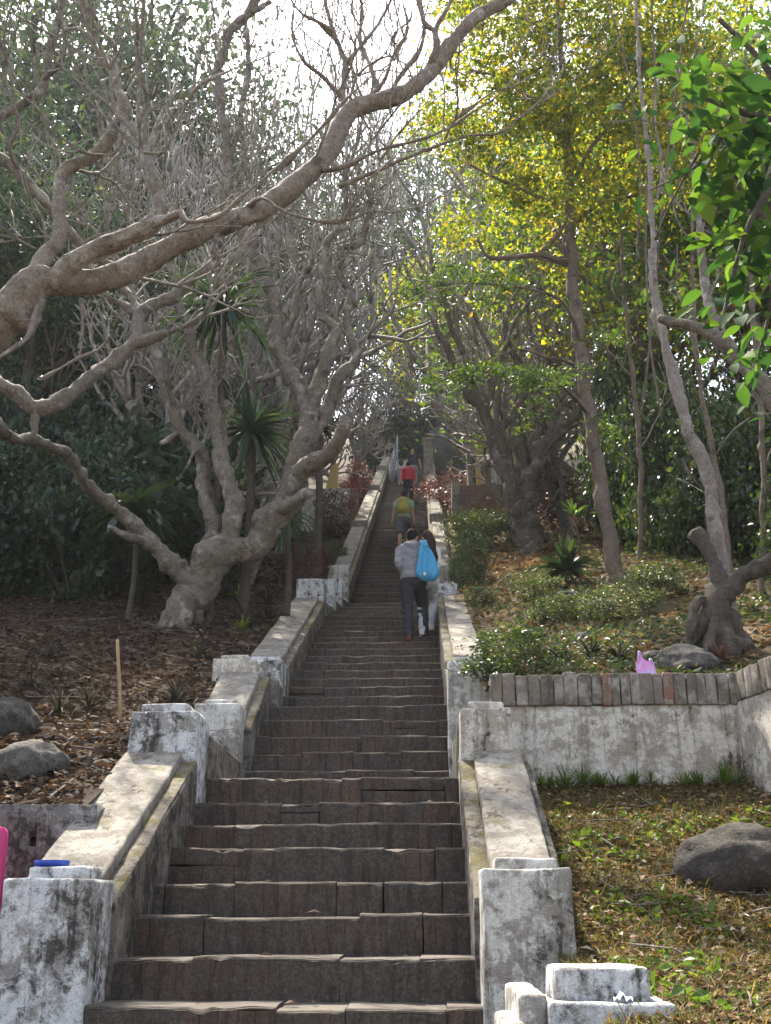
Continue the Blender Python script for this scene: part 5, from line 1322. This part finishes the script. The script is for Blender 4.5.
def ik(a, b, l1, l2, pole):
    a, b = np.asarray(a, float), np.asarray(b, float); d = b - a; D = min(np.linalg.norm(d), (l1 + l2) * .999); d = d / np.linalg.norm(d)
    x = (l1 * l1 - l2 * l2 + D * D) / (2 * D); h = math.sqrt(max(0, l1 * l1 - x * x))
    p = np.asarray(pole, float); p = p - d * (p @ d); p = p / np.linalg.norm(p)
    return a + d * x + p * h, a + d * D


def person(loc, height, label, feet, hands, lean=.06, turn=0.0, tilt=0.0, rz=0.0, vox=.011, top='cloth_grey', legs='cloth_charcoal', hair='hair_black', shoes='shoe_dark',
           short_legs=False, long_hair=False, hood=False, sleeves='long', skirt=False, tw=1.0, collar=0.0):
    t = thing('person', loc, label, 'person', None, rz); s = height / 1.75; t.scale = (s, s, s)
    fl, fr = np.array(feet[0], float), np.array(feet[1], float)
    pz = .93 + min(fl[2], fr[2]) - .02 + .3 * abs(fl[2] - fr[2]); py = (fl[1] * .62 + fr[1] * .38) if fl[2] < fr[2] else (fr[1] * .62 + fl[1] * .38)
    pel = np.array([0, py, pz]); fw = np.array([0, lean, 0])
    waist = pel + [0, .2 * lean, .16]; chest = pel + [0, .55 * lean + .01, .36]; nb = pel + [0, lean + .01, .54]; hd = nb + [.02 * math.sin(turn), .045, .155]
    LIM = {}
    B = MB()
    ell(B, pel, (.155, .105, .13)); ell(B, waist, (.13, .095, .15)); ell(B, chest, (.155 * tw, .105, .18)); B.tube([chest, nb + [0, -.01, .02], hd - [0, .02, .04]], [.08, .058, .052], 12)
    R = rotz(turn) @ rotx(-tilt)
    ell(B, hd, (.075, .093, .108), R); ell(B, hd + R @ np.array([0, .03, -.05]), (.057, .062, .065), R)
    ell(B, hd + R @ np.array([0, .102, -.012]), (.013, .018, .022), R)
    for sx in (-1, 1): ell(B, hd + R @ np.array([sx * .078, -.004, -.01]), (.011, .022, .032), R)
    B.tube([chest + [-.17 * tw, -.005, .13], chest + [.17 * tw, -.005, .13]], [.058, .058], 12)
    for sx, f, h in ((-1, fl, hands[0]), (1, fr, hands[1])):
        hip = pel + [sx * .085, 0, -.02]; ank = f + [0, -.02, .085]
        k, ank = ik(hip, ank, .43, .42, (sx * .08, 1, .1))
        B.tube([hip, hip * .5 + k * .5, k], [.09, .076, .057], 12); B.tube([k, k * .6 + ank * .4 + [0, -.012, 0], ank], [.056, .052, .036], 12)
        B.tube([ank + [0, -.035, -.04], ank + [0, .06, -.05], ank + [sx * .01, .15, -.062]], [.036, .036, .024], 10)
        sh = chest + [sx * .185 * tw, -.005, .125]; e, wr = ik(sh, h, .29, .255, (sx * .30, -.8, -.45))
        B.tube([sh, e], [.05, .04], 10); B.tube([e, e * .6 + wr * .4, wr], [.041, .038, .027], 10)
        hdv = unit(wr - e); side = unit(np.cross(hdv, [sx, .3, 0.0])); nrm_ = np.cross(hdv, side)
        B.tube([wr, wr + hdv * .09], [.027, .034], 8)
        for q in range(4):
            a0 = wr + hdv * .085 + side * (.03 - .02 * q); L_ = (.07, .08, .076, .058)[q]
            B.tube([a0, a0 + hdv * L_ * .5 + nrm_ * .006, a0 + hdv * L_ * .85 + nrm_ * .028], [.0095, .009, .0075], 6)
        a0 = wr + hdv * .03 + side * .03; B.tube([a0, a0 + side * .03 + hdv * .03, a0 + side * .038 + hdv * .065], [.012, .011, .009], 6)
        LIM[sx] = (hip, k, ank, sh, e, wr)
    link_mesh('body', fuse('body', B, vox), M['skin'], t, (0, 0, 0))
    for sx in (-1, 1):
        E = MB(); ell(E, hd + R @ np.array([sx * .031, .086, .012]), (.012, .008, .008), R, 8); link_mesh('eye', E.mesh('eye'), M['eye_dark'], t, (0, 0, 0))
    # trousers / shorts / skirt
    B = MB(); ell(B, pel + [0, -.005, -.01], (.178, .135, .145)); ell(B, waist - [0, 0, .02], (.15, .115, .09))
    for sx in (-1, 1):
        hip, k, ank, *_ = LIM[sx]
        if short_legs: B.tube([hip, hip * .45 + k * .55, k * .92 + hip * .08], [.112, .10, .092], 14)
        else:
            f_ = .82 if long_hair else 1; B.tube([hip, hip * .5 + k * .5, k], [.112, .095 * f_, .08 * f_], 14); B.tube([k, k * .5 + ank * .5 + [0, -.012, 0], ank + [0, 0, -.02]], [.08 * f_, .074 * f_, .064 * f_], 14)
    link_mesh('shorts' if short_legs else 'trousers', fuse('trousers', B, .014, 3), M[legs], t, (0, 0, 0))
    # top
    B = MB(); ell(B, chest + [0, 0, 0], (.182 * tw, .132, .2)); ell(B, waist + [0, 0, .02], (.168, .128, .18)); ell(B, pel + [0, -.004, .05], (.182, .142, .11))
    B.tube([chest + [-.17 * tw, -.005, .13], chest + [.17 * tw, -.005, .13]], [.078, .078], 12); B.tube([chest + [0, 0, .12], nb + [0, 0, .0]], [.1, .07], 12)
    for sx in (-1, 1):
        *_, sh, e, wr = LIM[sx]
        if sleeves == 'long': B.tube([sh, e], [.07, .06], 12); B.tube([e, e * .5 + wr * .5, wr], [.06, .055, .044], 12)
        else: B.tube([sh, sh * .35 + e * .65], [.07, .064], 12)
    if hood:
        B.tube([nb + [-.10, .02, .01], nb + [-.085, -.07, .0], nb + [0, -.115, -.03], nb + [.085, -.07, .0], nb + [.10, .02, .01]], [.045, .055, .07, .055, .045], 12)
    link_mesh('hoodie' if hood else 'shirt', fuse('shirt', B, .013, 3), M[top], t, (0, 0, 0))
    # hair
    B = MB(); ell(B, hd + R @ np.array([0, -.018, .028]), (.084, .096, .098), R)
    if long_hair:
        B.tube([hd + R @ np.array([0, -.05, .03]), hd + R @ np.array([.01, -.10, -.10]), nb + [.07, -.12, -.10], chest + [.12, -.13, -.06], chest + [.14, -.13, -.16]], [.075, .082, .085, .07, .03], 12)
    else: ell(B, hd + R @ np.array([0, -.055, -.02]), (.07, .05, .07), R)
    link_mesh('hair', fuse('hair', B, .011, 2), M[hair], t, (0, 0, 0))
    for sx in (-1, 1):
        hip, k, ank, *_ = LIM[sx]
        B = MB(); B.tube([ank + [0, -.055, -.055], ank + [0, .05, -.052], ank + [sx * .01, .165, -.06]], [.04, .045, .035], 10); ell(B, ank + [0, -.01, -.02], (.048, .06, .05)); ell(B, ank + [0, .045, -.072], (.05, .135, .02))
        link_mesh('shoe', fuse('shoe', B, .01, 2), M[shoes if not (hood and sx < 0) else 'shoe_red'], t, (0, 0, 0))
    t['_'] = 0; del t['_']
    return t, dict(pel=pel, waist=waist, chest=chest, nb=nb, hd=hd, s=s, LIM=LIM)


def step_at(Y):
    """the tread under a foot at distance Y"""
    i = int(np.searchsorted(_ny, Y) - 1); return i, NOS[i][0], NOS[i][1]


def place(px, Ytop, ytop):
    i, Yn, Zn = step_at(Ytop); Y = Yn + .14
    h = at(px, ytop, Y)[2] - Zn
    return i, Y, Zn, float(at(px, 600, Y)[0]), float(h)


# man in the grey hoodie, one foot on the next step
i, Y, Z, X, h = place(415, 15.1, 525)
dz, dy = NOS[i + 1][1] - NOS[i][1], NOS[i + 1][0] - NOS[i][0]
hm = h; sc = hm / 1.75
_, J = person((X - .03, Y, Z), hm, 'man in a grey hooded jacket and charcoal trousers with a blue shoulder bag', [(-.06, 0, 0), (.15, dy / sc + .02, dz / sc)], [(-.09, .27, 1.07), (.10, .27, 1.10)], .07, -.25, .2, 0, .011, 'cloth_grey', 'cloth_charcoal', 'hair_black', 'shoe_dark', hood=True, tw=1.0)
man = (np.array([X - .03, Y, Z]), sc, J)
# his drawstring bag hangs on the back of his right shoulder
B = MB(); c = J['chest'] + [.20, -.20, -.10]

for q in range(9):
    u = q / 8; ell(B, c + [.02 - .055 * u, .0 + .03 * u, -.20 + .42 * u], (.165 - .115 * u ** 1.3, .092 - .045 * u, .12 - .03 * u))
bagT = thing('drawstring_bag', man[0] + sc * c, 'bright blue drawstring bag hanging behind the right shoulder of the man in grey', 'bag'); bagT.scale = (sc,) * 3
me = fuse('bag_body', B, .014, 3); cb = Vector([float(q) for q in c])
for vtx in me.vertices:
    d = vtx.co - cb; an = math.atan2(d.y, d.x); vtx.co += Vector((math.cos(an), math.sin(an), 0)) * .014 * (math.sin(an * 8 + d.z * 5) + .6 * math.sin(an * 13 - d.z * 11)) * (1 if d.z < .2 else .5)
link_mesh('bag_body', me, M['bag_blue'], bagT, c)
for q in (0, 1):
    S = smooth_line(np.array([[*(c + [-.03 + .05 * q, -.03, .20]), .014], [*(J['chest'] + [.12 + .07 * q, -.12, .20]), .014], [*(J['chest'] + [.13 + .07 * q, -.02, .235]), .014], [*(J['chest'] + [.14 + .06 * q, .13, .12]), .014], [*(J['chest'] + [.2, .12, -.08]), .012]]), .03)
    mb = MB(); mb.tube(S[:, :3], S[:, 3], 7); link_mesh('strap', mb.mesh('strap'), M['bag_blue'], bagT, c)
mb = MB(); ell(mb, c + [-.03, -.10, -.24], (.022, .012, .028), None, 8); link_mesh('tag', mb.mesh('tag'), M['cloth_white'], bagT, c)

# the long-haired woman on the steps just ahead of him
i, Y, Z, X, h = place(428.5, 15.6, 528)
person((X - .02, Y, Z), h, 'long-haired woman in white close ahead of the man in grey, mostly hidden behind him', [(-.08, 0, 0), (.07, (NOS[i + 1][0] - NOS[i][0]) * .9, (NOS[i + 1][1] - NOS[i][1]) * 1.05)], [(-.08, .24, 1.0), (.08, .24, 1.0)], .05, .5, .1, 0, .011, 'cloth_white', 'cloth_pale', 'hair_brown', 'shoe_white', long_hair=True, tw=.84)

i, Y, Z, X, h = place(404, 28.9, 488)
_, J = person((X, Y, Z), h, 'climber in a pale green shirt and grey shorts wearing a yellow-green backpack', [(-.10, 0, 0), (.10, .42, .24)], [(-.30, .06, .82), (.27, .10, .80)], .12, 0, .25, 0, .013, 'cloth_green', 'cloth_shorts', 'hair_brown', 'shoe_dark', short_legs=True, sleeves='short')
B = MB(); c = J['chest'] + [-.01, -.20, -.05]; ell(B, c + [0, 0, -.06], (.15, .095, .17)); ell(B, c + [0, .01, .10], (.125, .075, .14))
bp = thing('backpack', np.array([X, Y, Z]) + J['s'] * c, 'yellow-green backpack on the back of the climber in grey shorts', 'backpack'); bp.scale = (J['s'],) * 3
link_mesh('pack_body', fuse('pack_body', B, .014, 3), M['bag_olive'], bp, c)
B = MB(); ell(B, c + [0, -.085, -.11], (.11, .045, .085)); link_mesh('front_pocket', fuse('front_pocket', B, .012, 2), M['bag_olive'], bp, c)
for sx in (-1, 1):
    S = smooth_line(np.array([[*(c + [sx * .07, .03, .18]), .018], [*(J['chest'] + [sx * .10, .0, .215]), .018], [*(J['chest'] + [sx * .11, .13, .06]), .018], [*(J['chest'] + [sx * .14, .06, -.16]), .016], [*(c + [sx * .13, .03, -.16]), .016]]), .03)
    mb = MB(); mb.tube(S[:, :3], S[:, 3], 7); link_mesh('strap', mb.mesh('strap'), M['bag_olive'], bp, c)
wr = J['LIM'][1][5]; c = wr + [.01, .03, -.17]
bt = thing('bottle', np.array([X, Y, Z]) + J['s'] * c, 'dark reddish bottle carried in the right hand of the climber in grey shorts', 'bottle'); bt.scale = (J['s'],) * 3
mb = MB(); mb.tube(np.array([[0, 0, -.13], [0, 0, -.12], [0, 0, .02], [0, 0, .06], [0, 0, .09]]) + c, [.03, .04, .04, .02, .017], 12); link_mesh('bottle_body', mb.mesh('bottle_body'), M['bottle_red'], bt, c)
mb = MB(); mb.tube(np.array([[0, 0, .088], [0, 0, .115]]) + c, [.02, .02], 10); link_mesh('bottle_cap', mb.mesh('bottle_cap'), M['cloth_black'], bt, c)

i, Y, Z, X, h = place(409, 39.3, 460)
person((X, Y, Z), h, 'climber in a bright red long-sleeved top and black trousers', [(-.09, 0, 0), (.09, .4, .24)], [(-.24, .02, .84), (.25, .06, .84)], .1, 0, .2, 0, .014, 'cloth_red', 'cloth_black', 'hair_black', 'shoe_dark')
i, Y, Z, X, h = place(414, 44.6, 447.5)
person((X, Y, Z), h, 'fair-haired man in a navy shirt and light grey trousers near the top of the stairs', [(-.1, 0, 0), (.1, .4, .24)], [(-.30, .04, .86), (.33, .05, .88)], .1, 0, .1, 0, .014, 'cloth_navy', 'cloth_lightgrey', 'hair_fair', 'shoe_dark', tw=1.1, sleeves='short')
i, Y, Z, X, h = place(401.5, 45.6, 455)
_, J = person((X, Y, Z), h, 'climber in a white top with a small dark backpack, beside the fair-haired man', [(-.09, 0, 0), (.09, .4, .24)], [(-.28, .04, .84), (.24, .06, .84)], .12, 0, .2, 0, .014, 'cloth_white', 'cloth_lightgrey', 'hair_black', 'shoe_white')
B = MB(); c = J['chest'] + [.02, -.2, .0]; ell(B, c, (.14, .09, .2))
bp = thing('backpack', np.array([X, Y, Z]) + J['s'] * c, 'small dark backpack on the climber in white near the top', 'backpack'); bp.scale = (J['s'],) * 3
link_mesh('pack_body', fuse('pack_body', B, .014, 3), M['bag_black'], bp, c)
for sx in (-1, 1):
    S = smooth_line(np.array([[*(c + [sx * .07, .03, .15]), .018], [*(J['chest'] + [sx * .10, .0, .215]), .018], [*(J['chest'] + [sx * .11, .13, .06]), .018], [*(J['chest'] + [sx * .14, .06, -.16]), .016]]), .03)
    mb = MB(); mb.tube(S[:, :3], S[:, 3], 7); link_mesh('strap', mb.mesh('strap'), M['bag_black'], bp, c)

# ------------------------------------------------------------------ small things
# shallow blue lid on the left end pier
a, b = at(35, 864, 5.62), at(69, 864, 5.62); c = (a + b) / 2; c[2] = .222; r = (b[0] - a[0]) / 2
t = thing('plastic_dish', c, 'shallow blue plastic dish lying on the cap of the left end pier', 'dish')
ang = np.arange(32) * 2 * math.pi / 32
prof = [(.0, .004), (.82, .004), (.90, .012), (.98, .030), (1.02, .030), (1.0, .014), (.93, 0), (.0, 0)]
V = np.array([[c[0] + r * q * math.cos(k), c[1] + r * q * math.sin(k), c[2] + z] for q, z in prof for k in ang])
Q = [(i * 32 + j, i * 32 + (j + 1) % 32, (i + 1) * 32 + (j + 1) % 32, (i + 1) * 32 + j) for i in range(len(prof) - 1) for j in range(32)]
link_mesh('dish_body', mesh_np('dish_body', V, [np.array(Q)]), M['lid_blue'], t)
mb = MB(); mb.tube(np.array([[c[0] + r * .5 * math.cos(k), c[1] + r * .5 * math.sin(k), c[2] + .006] for k in np.linspace(0, 6.283, 30)]), .004, 6); link_mesh('dish_ring', mb.mesh('dish_ring'), M['lid_blue'], t)
# pink plastic chair behind that pier, cut by the edge of the view
xr = float(at(8, 850, 6.15)[0]); zt = float(at(4, 826, 6.15)[2]); zg = -.62
t = thing('plastic_chair', (xr - .23, 6.2, zg), 'pink plastic chair with a rounded back, behind the end pier with the blue dish', 'chair')
me = rough_hexa('backrest', [(xr - .46, 6.12, zg + .42), (xr, 6.12, zg + .42), (xr, 6.15, zg + .42), (xr - .46, 6.15, zg + .42), (xr - .46, 6.10, zt), (xr, 6.10, zt), (xr, 6.13, zt), (xr - .46, 6.13, zt)], .05, .001, .0, 4)
for v in me.vertices:
    dx_ = min(v.co.x - (xr - .46), xr - v.co.x); dz_ = zt - v.co.z
    if dx_ < .05 and dz_ < .05: q = math.hypot(.05 - dx_, .05 - dz_); f = max(abs(.05 - dx_), abs(.05 - dz_)) / (q + 1e-6); sgn = 1 if v.co.x > xr - .23 else -1; v.co.x -= sgn * (1 - f) * (.05 - dx_); v.co.z -= (1 - f) * (.05 - dz_)
link_mesh('backrest', me, M['chair_pink'], t)
link_mesh('seat', rough_hexa('seat', box8(xr - .46, xr, 6.13, 6.46, zg + .40, zg + .43), .06, .001, .01, 5), M['chair_pink'], t)
for dx_ in (.02, .42):
    for yy in (6.13, 6.42): link_mesh('leg', rough_hexa('leg', box8(xr - .46 + dx_, xr - .42 + dx_, yy, yy + .035, zg, zg + .41), .1, .001, .006, 6), M['chair_pink'], t)
# pink plastic bag on the right wall
a, b = at(636, 674, 8.55), at(656, 674, 8.55); w = b[0] - a[0]; c = np.array([(a[0] + b[0]) / 2, 8.55, 1.742])
t = thing('plastic_bag', c, 'small pink and lilac plastic carrier bag standing on the right retaining wall', 'bag')
rg = np.random.default_rng(3); V = []; nr, ns = 12, 28
for i in range(nr):
    z = i / (nr - 1)
    for j in range(ns):
        an = j / ns * 2 * math.pi
        wx = w * .5 * (1.0 - .18 * z) * (1 + .12 * math.sin(an * 5 + z * 6) + .06 * math.sin(an * 11)); wy = w * .32 * (1 - .5 * z) * (1 + .15 * math.sin(an * 4 + 2))
        hh = .145 * (.72 + .32 * (math.cos(an) < 0) * math.exp(-((math.cos(an) + .5) / .3) ** 2) + .10 * math.sin(an * 3))
        V.append((c[0] + wx * math.cos(an), c[1] + wy * math.sin(an), c[2] + z * hh + .004))
Q = [(i * ns + j, i * ns + (j + 1) % ns, (i + 1) * ns + (j + 1) % ns, (i + 1) * ns + j) for i in range(nr - 1) for j in range(ns)]
link_mesh('bag_body', mesh_np('bag_body', np.array(V), [np.array(Q)]), M['bag_pink'], t)
for q, (dx_, hh) in enumerate(((-.25, .20), (.28, .14))):
    S = smooth_line(np.array([[c[0] + w * (dx_ - .10), c[1], c[2] + hh * .5, .007], [c[0] + w * (dx_ - .05), c[1] - .01, c[2] + hh * .9, .006], [c[0] + w * dx_, c[1], c[2] + hh, .006], [c[0] + w * (dx_ + .08), c[1] + .01, c[2] + hh * .85, .006], [c[0] + w * (dx_ + .13), c[1], c[2] + hh * .5, .007]]), .01)
    mb = MB(); mb.tube(S[:, :3], S[:, 3] * 1.5, 7, .15, q); link_mesh('handle', mb.mesh('handle'), M['bag_pink'], t)
# crumpled wrapper on the low pier
c = at(623, 998, 4.205); c[2] = -.281
mb = MB(); g = 9; V = []
for i in range(g):
    for j in range(g):
        u, v = i / (g - 1) - .5, j / (g - 1) - .5
        V.append((c[0] + u * .062, c[1] + v * .045, c[2] + .006 + .05 * max(0, .55 - abs(u + .1) * 2.2) * (1 - abs(v)) + .008 * math.sin(i * 2.1 + j * 1.3)))
mb.add(V, [(i * g + j, (i + 1) * g + j, (i + 1) * g + j + 1, i * g + j + 1) for i in range(g - 1) for j in range(g - 1)])
o = link_mesh('paper_scrap', mb.mesh('paper_scrap'), M['paper'], base=c); tag(o, 'crumpled bluish white wrapper lying on the low stepped pier in the near corner', 'litter', None, 'thing')
# wooden stake
c = hit(121, 724, HL, 6.6); tp = at(117.5, 640, float(c[1]))
mb = MB(); mb.tube(np.array([c - [0, 0, .1], c + (tp - c) * .33 + [.004, 0, 0], c + (tp - c) * .66, tp]), [.0175, .0175, .0165, .0155], 7, .03, 1)
o = link_mesh('wooden_stake', mb.mesh('wooden_stake'), M['wood_stake'], base=c); tag(o, 'thin upright wooden stake stuck in the leaf litter on the left slope', 'stake', None, 'thing')
# white lattice gate at the top, standing open against the left parapet
g0, g1 = at(397.5, 470, 44.8), at(389.5, 464, 47.6); hgt = 1.62
t = thing('lattice_gate', (g0 + g1) / 2, 'pale blue-white lattice gate standing open at the top of the left parapet', 'gate')
g0[2] = g1[2] = min(g0[2], g1[2]); Z0 = float(g0[2])
def gp_(u, z): q = g0 * (1 - u) + g1 * u; return np.array([q[0], q[1], Z0 + z])
mb = MB()
for u in (0, 1): mb.tube([gp_(u, -.2), gp_(u, hgt)], .022, 8)
for z in (.08, hgt / 2, hgt - .05): mb.tube([gp_(0, z), gp_(1, z)], .018, 8)
link_mesh('gate_frame', mb.mesh('gate_frame'), M['gate_paint'], t)
mb = MB()
for k in range(7):
    mb.tube([gp_(k / 7, .1), gp_(min(1, k / 7 + .4), hgt - .1)], .008, 6); mb.tube([gp_(min(1, k / 7 + .3), .1), gp_(max(0, k / 7 - .1), hgt - .1)], .008, 6)
link_mesh('lattice', mb.mesh('lattice'), M['gate_paint'], t)
# yellow shrine on a brick plinth, right slope
Yh = 31.0
a, b = at(455, 500, Yh), at(560, 483, Yh)
t = thing('shrine', ((a[0] + b[0]) / 2, Yh, a[2] - .3), 'yellow niche on a brown brick plinth behind the twisted tree on the right slope', 'shrine')
link_mesh('plinth', rough_hexa('plinth', box8(a[0], b[0], Yh, Yh + 1.6, a[2] - .8, b[2]), .3, .015, .03, 101), M['brick_red'], t)
link_mesh('plinth_end', rough_hexa('plinth_end', box8(a[0] - .10, a[0] + .16, Yh - .08, Yh + .3, a[2] - .8, b[2] + .02), .3, .01, .02, 102), M['coping'], t)
zb, n0, n1 = float(b[2]), at(476, 480, Yh + .5), at(514, 436, Yh + .5)
for (x0, x1) in ((n0[0], n0[0] + .28), (n1[0] - .28, n1[0])): link_mesh('niche_side', rough_hexa('niche_side', box8(x0, x1, Yh + .4, Yh + .9, zb - .02, n1[2] - .25), .2, .012, .03, 103), M['shrine_yellow'], t)
link_mesh('niche_back', rough_hexa('niche_back', box8(n0[0] + .06, n1[0] - .06, Yh + .88, Yh + 1.0, zb - .02, n1[2] - .2), .2, .01, .02, 104), M['shrine_yellow'], t)
link_mesh('niche_roof', rough_hexa('niche_roof', [(n0[0] - .06, Yh + .36, n1[2] - .26), (n1[0] + .06, Yh + .36, n1[2] - .26), (n1[0] + .06, Yh + 1.05, n1[2] - .26), (n0[0] - .06, Yh + 1.05, n1[2] - .26), (n0[0] + .35, Yh + .5, n1[2] + .05), (n1[0] - .35, Yh + .5, n1[2] + .05), (n1[0] - .35, Yh + .9, n1[2] + .05), (n0[0] + .35, Yh + .9, n1[2] + .05)], .2, .012, .03, 105), M['shrine_yellow'], t)
cx = float(at(495, 460, Yh + .3)[0])
t = thing('statue', (cx, Yh + .32, zb), 'pale standing robed statue in front of the yellow niche on the right slope', 'statue')
B = MB(); H_ = float(at(495, 441, Yh + .3)[2]) - zb
for z, r_ in ((.0, .17), (.1, .16)): pass
B.tube(np.array([[cx, Yh + .32, zb + H_ * q] for q in (.02, .2, .45, .62, .74, .80)]), np.array([.16, .13, .135, .15, .13, .05]), 14)
B.tube([[cx - .16, Yh + .30, zb + H_ * .74], [cx - .19, Yh + .27, zb + H_ * .55], [cx - .10, Yh + .16, zb + H_ * .52]], [.05, .045, .035], 8)
B.tube([[cx + .16, Yh + .30, zb + H_ * .74], [cx + .19, Yh + .27, zb + H_ * .55], [cx + .10, Yh + .16, zb + H_ * .52]], [.05, .045, .035], 8)
ell(B, (cx, Yh + .30, zb + H_ * .89), (.075, .085, .10))
link_mesh('figure', fuse('figure', B, .02, 3), M['statue_pale'], t)
link_mesh('base', rough_hexa('base', box8(cx - .2, cx + .2, Yh + .12, Yh + .38, zb - .01, zb + .06), .1, .006, .015, 106), M['statue_pale'], t)
# small white wall with a brick pillar, left slope
Yw = 33.0; a, b = at(316, 512, Yw), at(350, 488, Yw)
t = thing('garden_wall', ((a[0] + b[0]) / 2, Yw, a[2] - .4), 'small white wall with a brick pillar at its end, above the red-leaved bushes', 'wall')
link_mesh('wall_face', rough_hexa('wall_face', box8(a[0] - .5, b[0], Yw, Yw + .3, a[2] - .8, b[2]), .25, .01, .02, 111), M['white_wall'], t)
c0, c1 = at(350, 512, Yw), at(358, 489, Yw)
link_mesh('pillar', rough_hexa('pillar', box8(c0[0] + .01, c1[0], Yw - .06, Yw + .3, a[2] - .8, c1[2]), .25, .01, .02, 112), M['brick_red'], t)
a, b = at(322, 488, Yw + .6), at(338, 462, Yw + .6)
o = link_mesh('stone_slab', rough_hexa('stone_slab', [(a[0], Yw + .6, a[2] - .5), (b[0], Yw + .6, a[2] - .5), (b[0], Yw + .8, a[2] - .5), (a[0], Yw + .8, a[2] - .5), (b[0] - .22, Yw + .62, b[2] - .12), (b[0], Yw + .62, b[2]), (b[0], Yw + .78, b[2]), (b[0] - .22, Yw + .78, b[2] - .12)], .2, .015, .03, 113), M['shrine_yellow'], base=(a[0], Yw + .6, a[2] - .5))
tag(o, 'pale tan pointed stone slab standing behind the small white wall on the left', 'stone slab', None, 'thing')
# ------------------------------------------------------------------ light, sky, camera
SUN_EL, SUN_AZ = 57.0, 24.0          # the sun stands ahead, a little left of the stairs
w = bpy.data.worlds.new('World'); SC.world = w; w.use_nodes = True
nt = w.node_tree; nt.nodes.clear()
o_ = nt.nodes.new('ShaderNodeOutputWorld'); bg = nt.nodes.new('ShaderNodeBackground'); sk = nt.nodes.new('ShaderNodeTexSky')
sk.sky_type = 'NISHITA'; sk.sun_disc = False; sk.sun_elevation = rad(SUN_EL); sk.sun_rotation = rad(-SUN_AZ)
sk.air_density = 1.0; sk.dust_density = 2.0; sk.ozone_density = 1.0
bg.inputs['Strength'].default_value = SKY
hs = nt.nodes.new('ShaderNodeHueSaturation'); hs.inputs['Saturation'].default_value = .5   # milky winter haze
nt.links.new(sk.outputs[0], hs.inputs['Color']); nt.links.new(hs.outputs[0], bg.inputs[0]); nt.links.new(bg.outputs[0], o_.inputs[0])
sd = bpy.data.lights.new('sun', 'SUN'); sd.energy = SUNE; sd.angle = rad(.6); sd.color = (1, .92, .78)
so = bpy.data.objects.new('sun', sd); COL.objects.link(so); so.location = (-8, 20, 40)
dirv = Vector((-math.sin(rad(SUN_AZ)) * math.cos(rad(SUN_EL)), math.cos(rad(SUN_AZ)) * math.cos(rad(SUN_EL)), math.sin(rad(SUN_EL))))
so.rotation_euler = dirv.to_track_quat('Z', 'Y').to_euler()
cd = bpy.data.cameras.new('camera'); co = bpy.data.objects.new('camera', cd); COL.objects.link(co)
cd.sensor_fit = 'VERTICAL'; cd.sensor_height = 36; cd.lens = FPX / 1024 * 36; cd.clip_start = .05; cd.clip_end = 1500
co.location = (0, 0, 0)
from mathutils import Matrix
co.matrix_world = Matrix(((Rv[0], Uv[0], -Fv[0], 0), (Rv[1], Uv[1], -Fv[1], 0), (Rv[2], Uv[2], -Fv[2], 0), (0, 0, 0, 1)))
SC.camera = co
SC.render.resolution_x, SC.render.resolution_y = 771, 1024
SC.view_settings.view_transform = 'Standard'; SC.view_settings.look = 'None'
SC.view_settings.exposure = EXPO; SC.view_settings.gamma = 1
SC.cycles.max_bounces = 8; SC.cycles.diffuse_bounces = 4; SC.cycles.transmission_bounces = 4; SC.cycles.transparent_max_bounces = 8
SC.cycles.sample_clamp_indirect = 8
SC.cycles.use_denoising = True
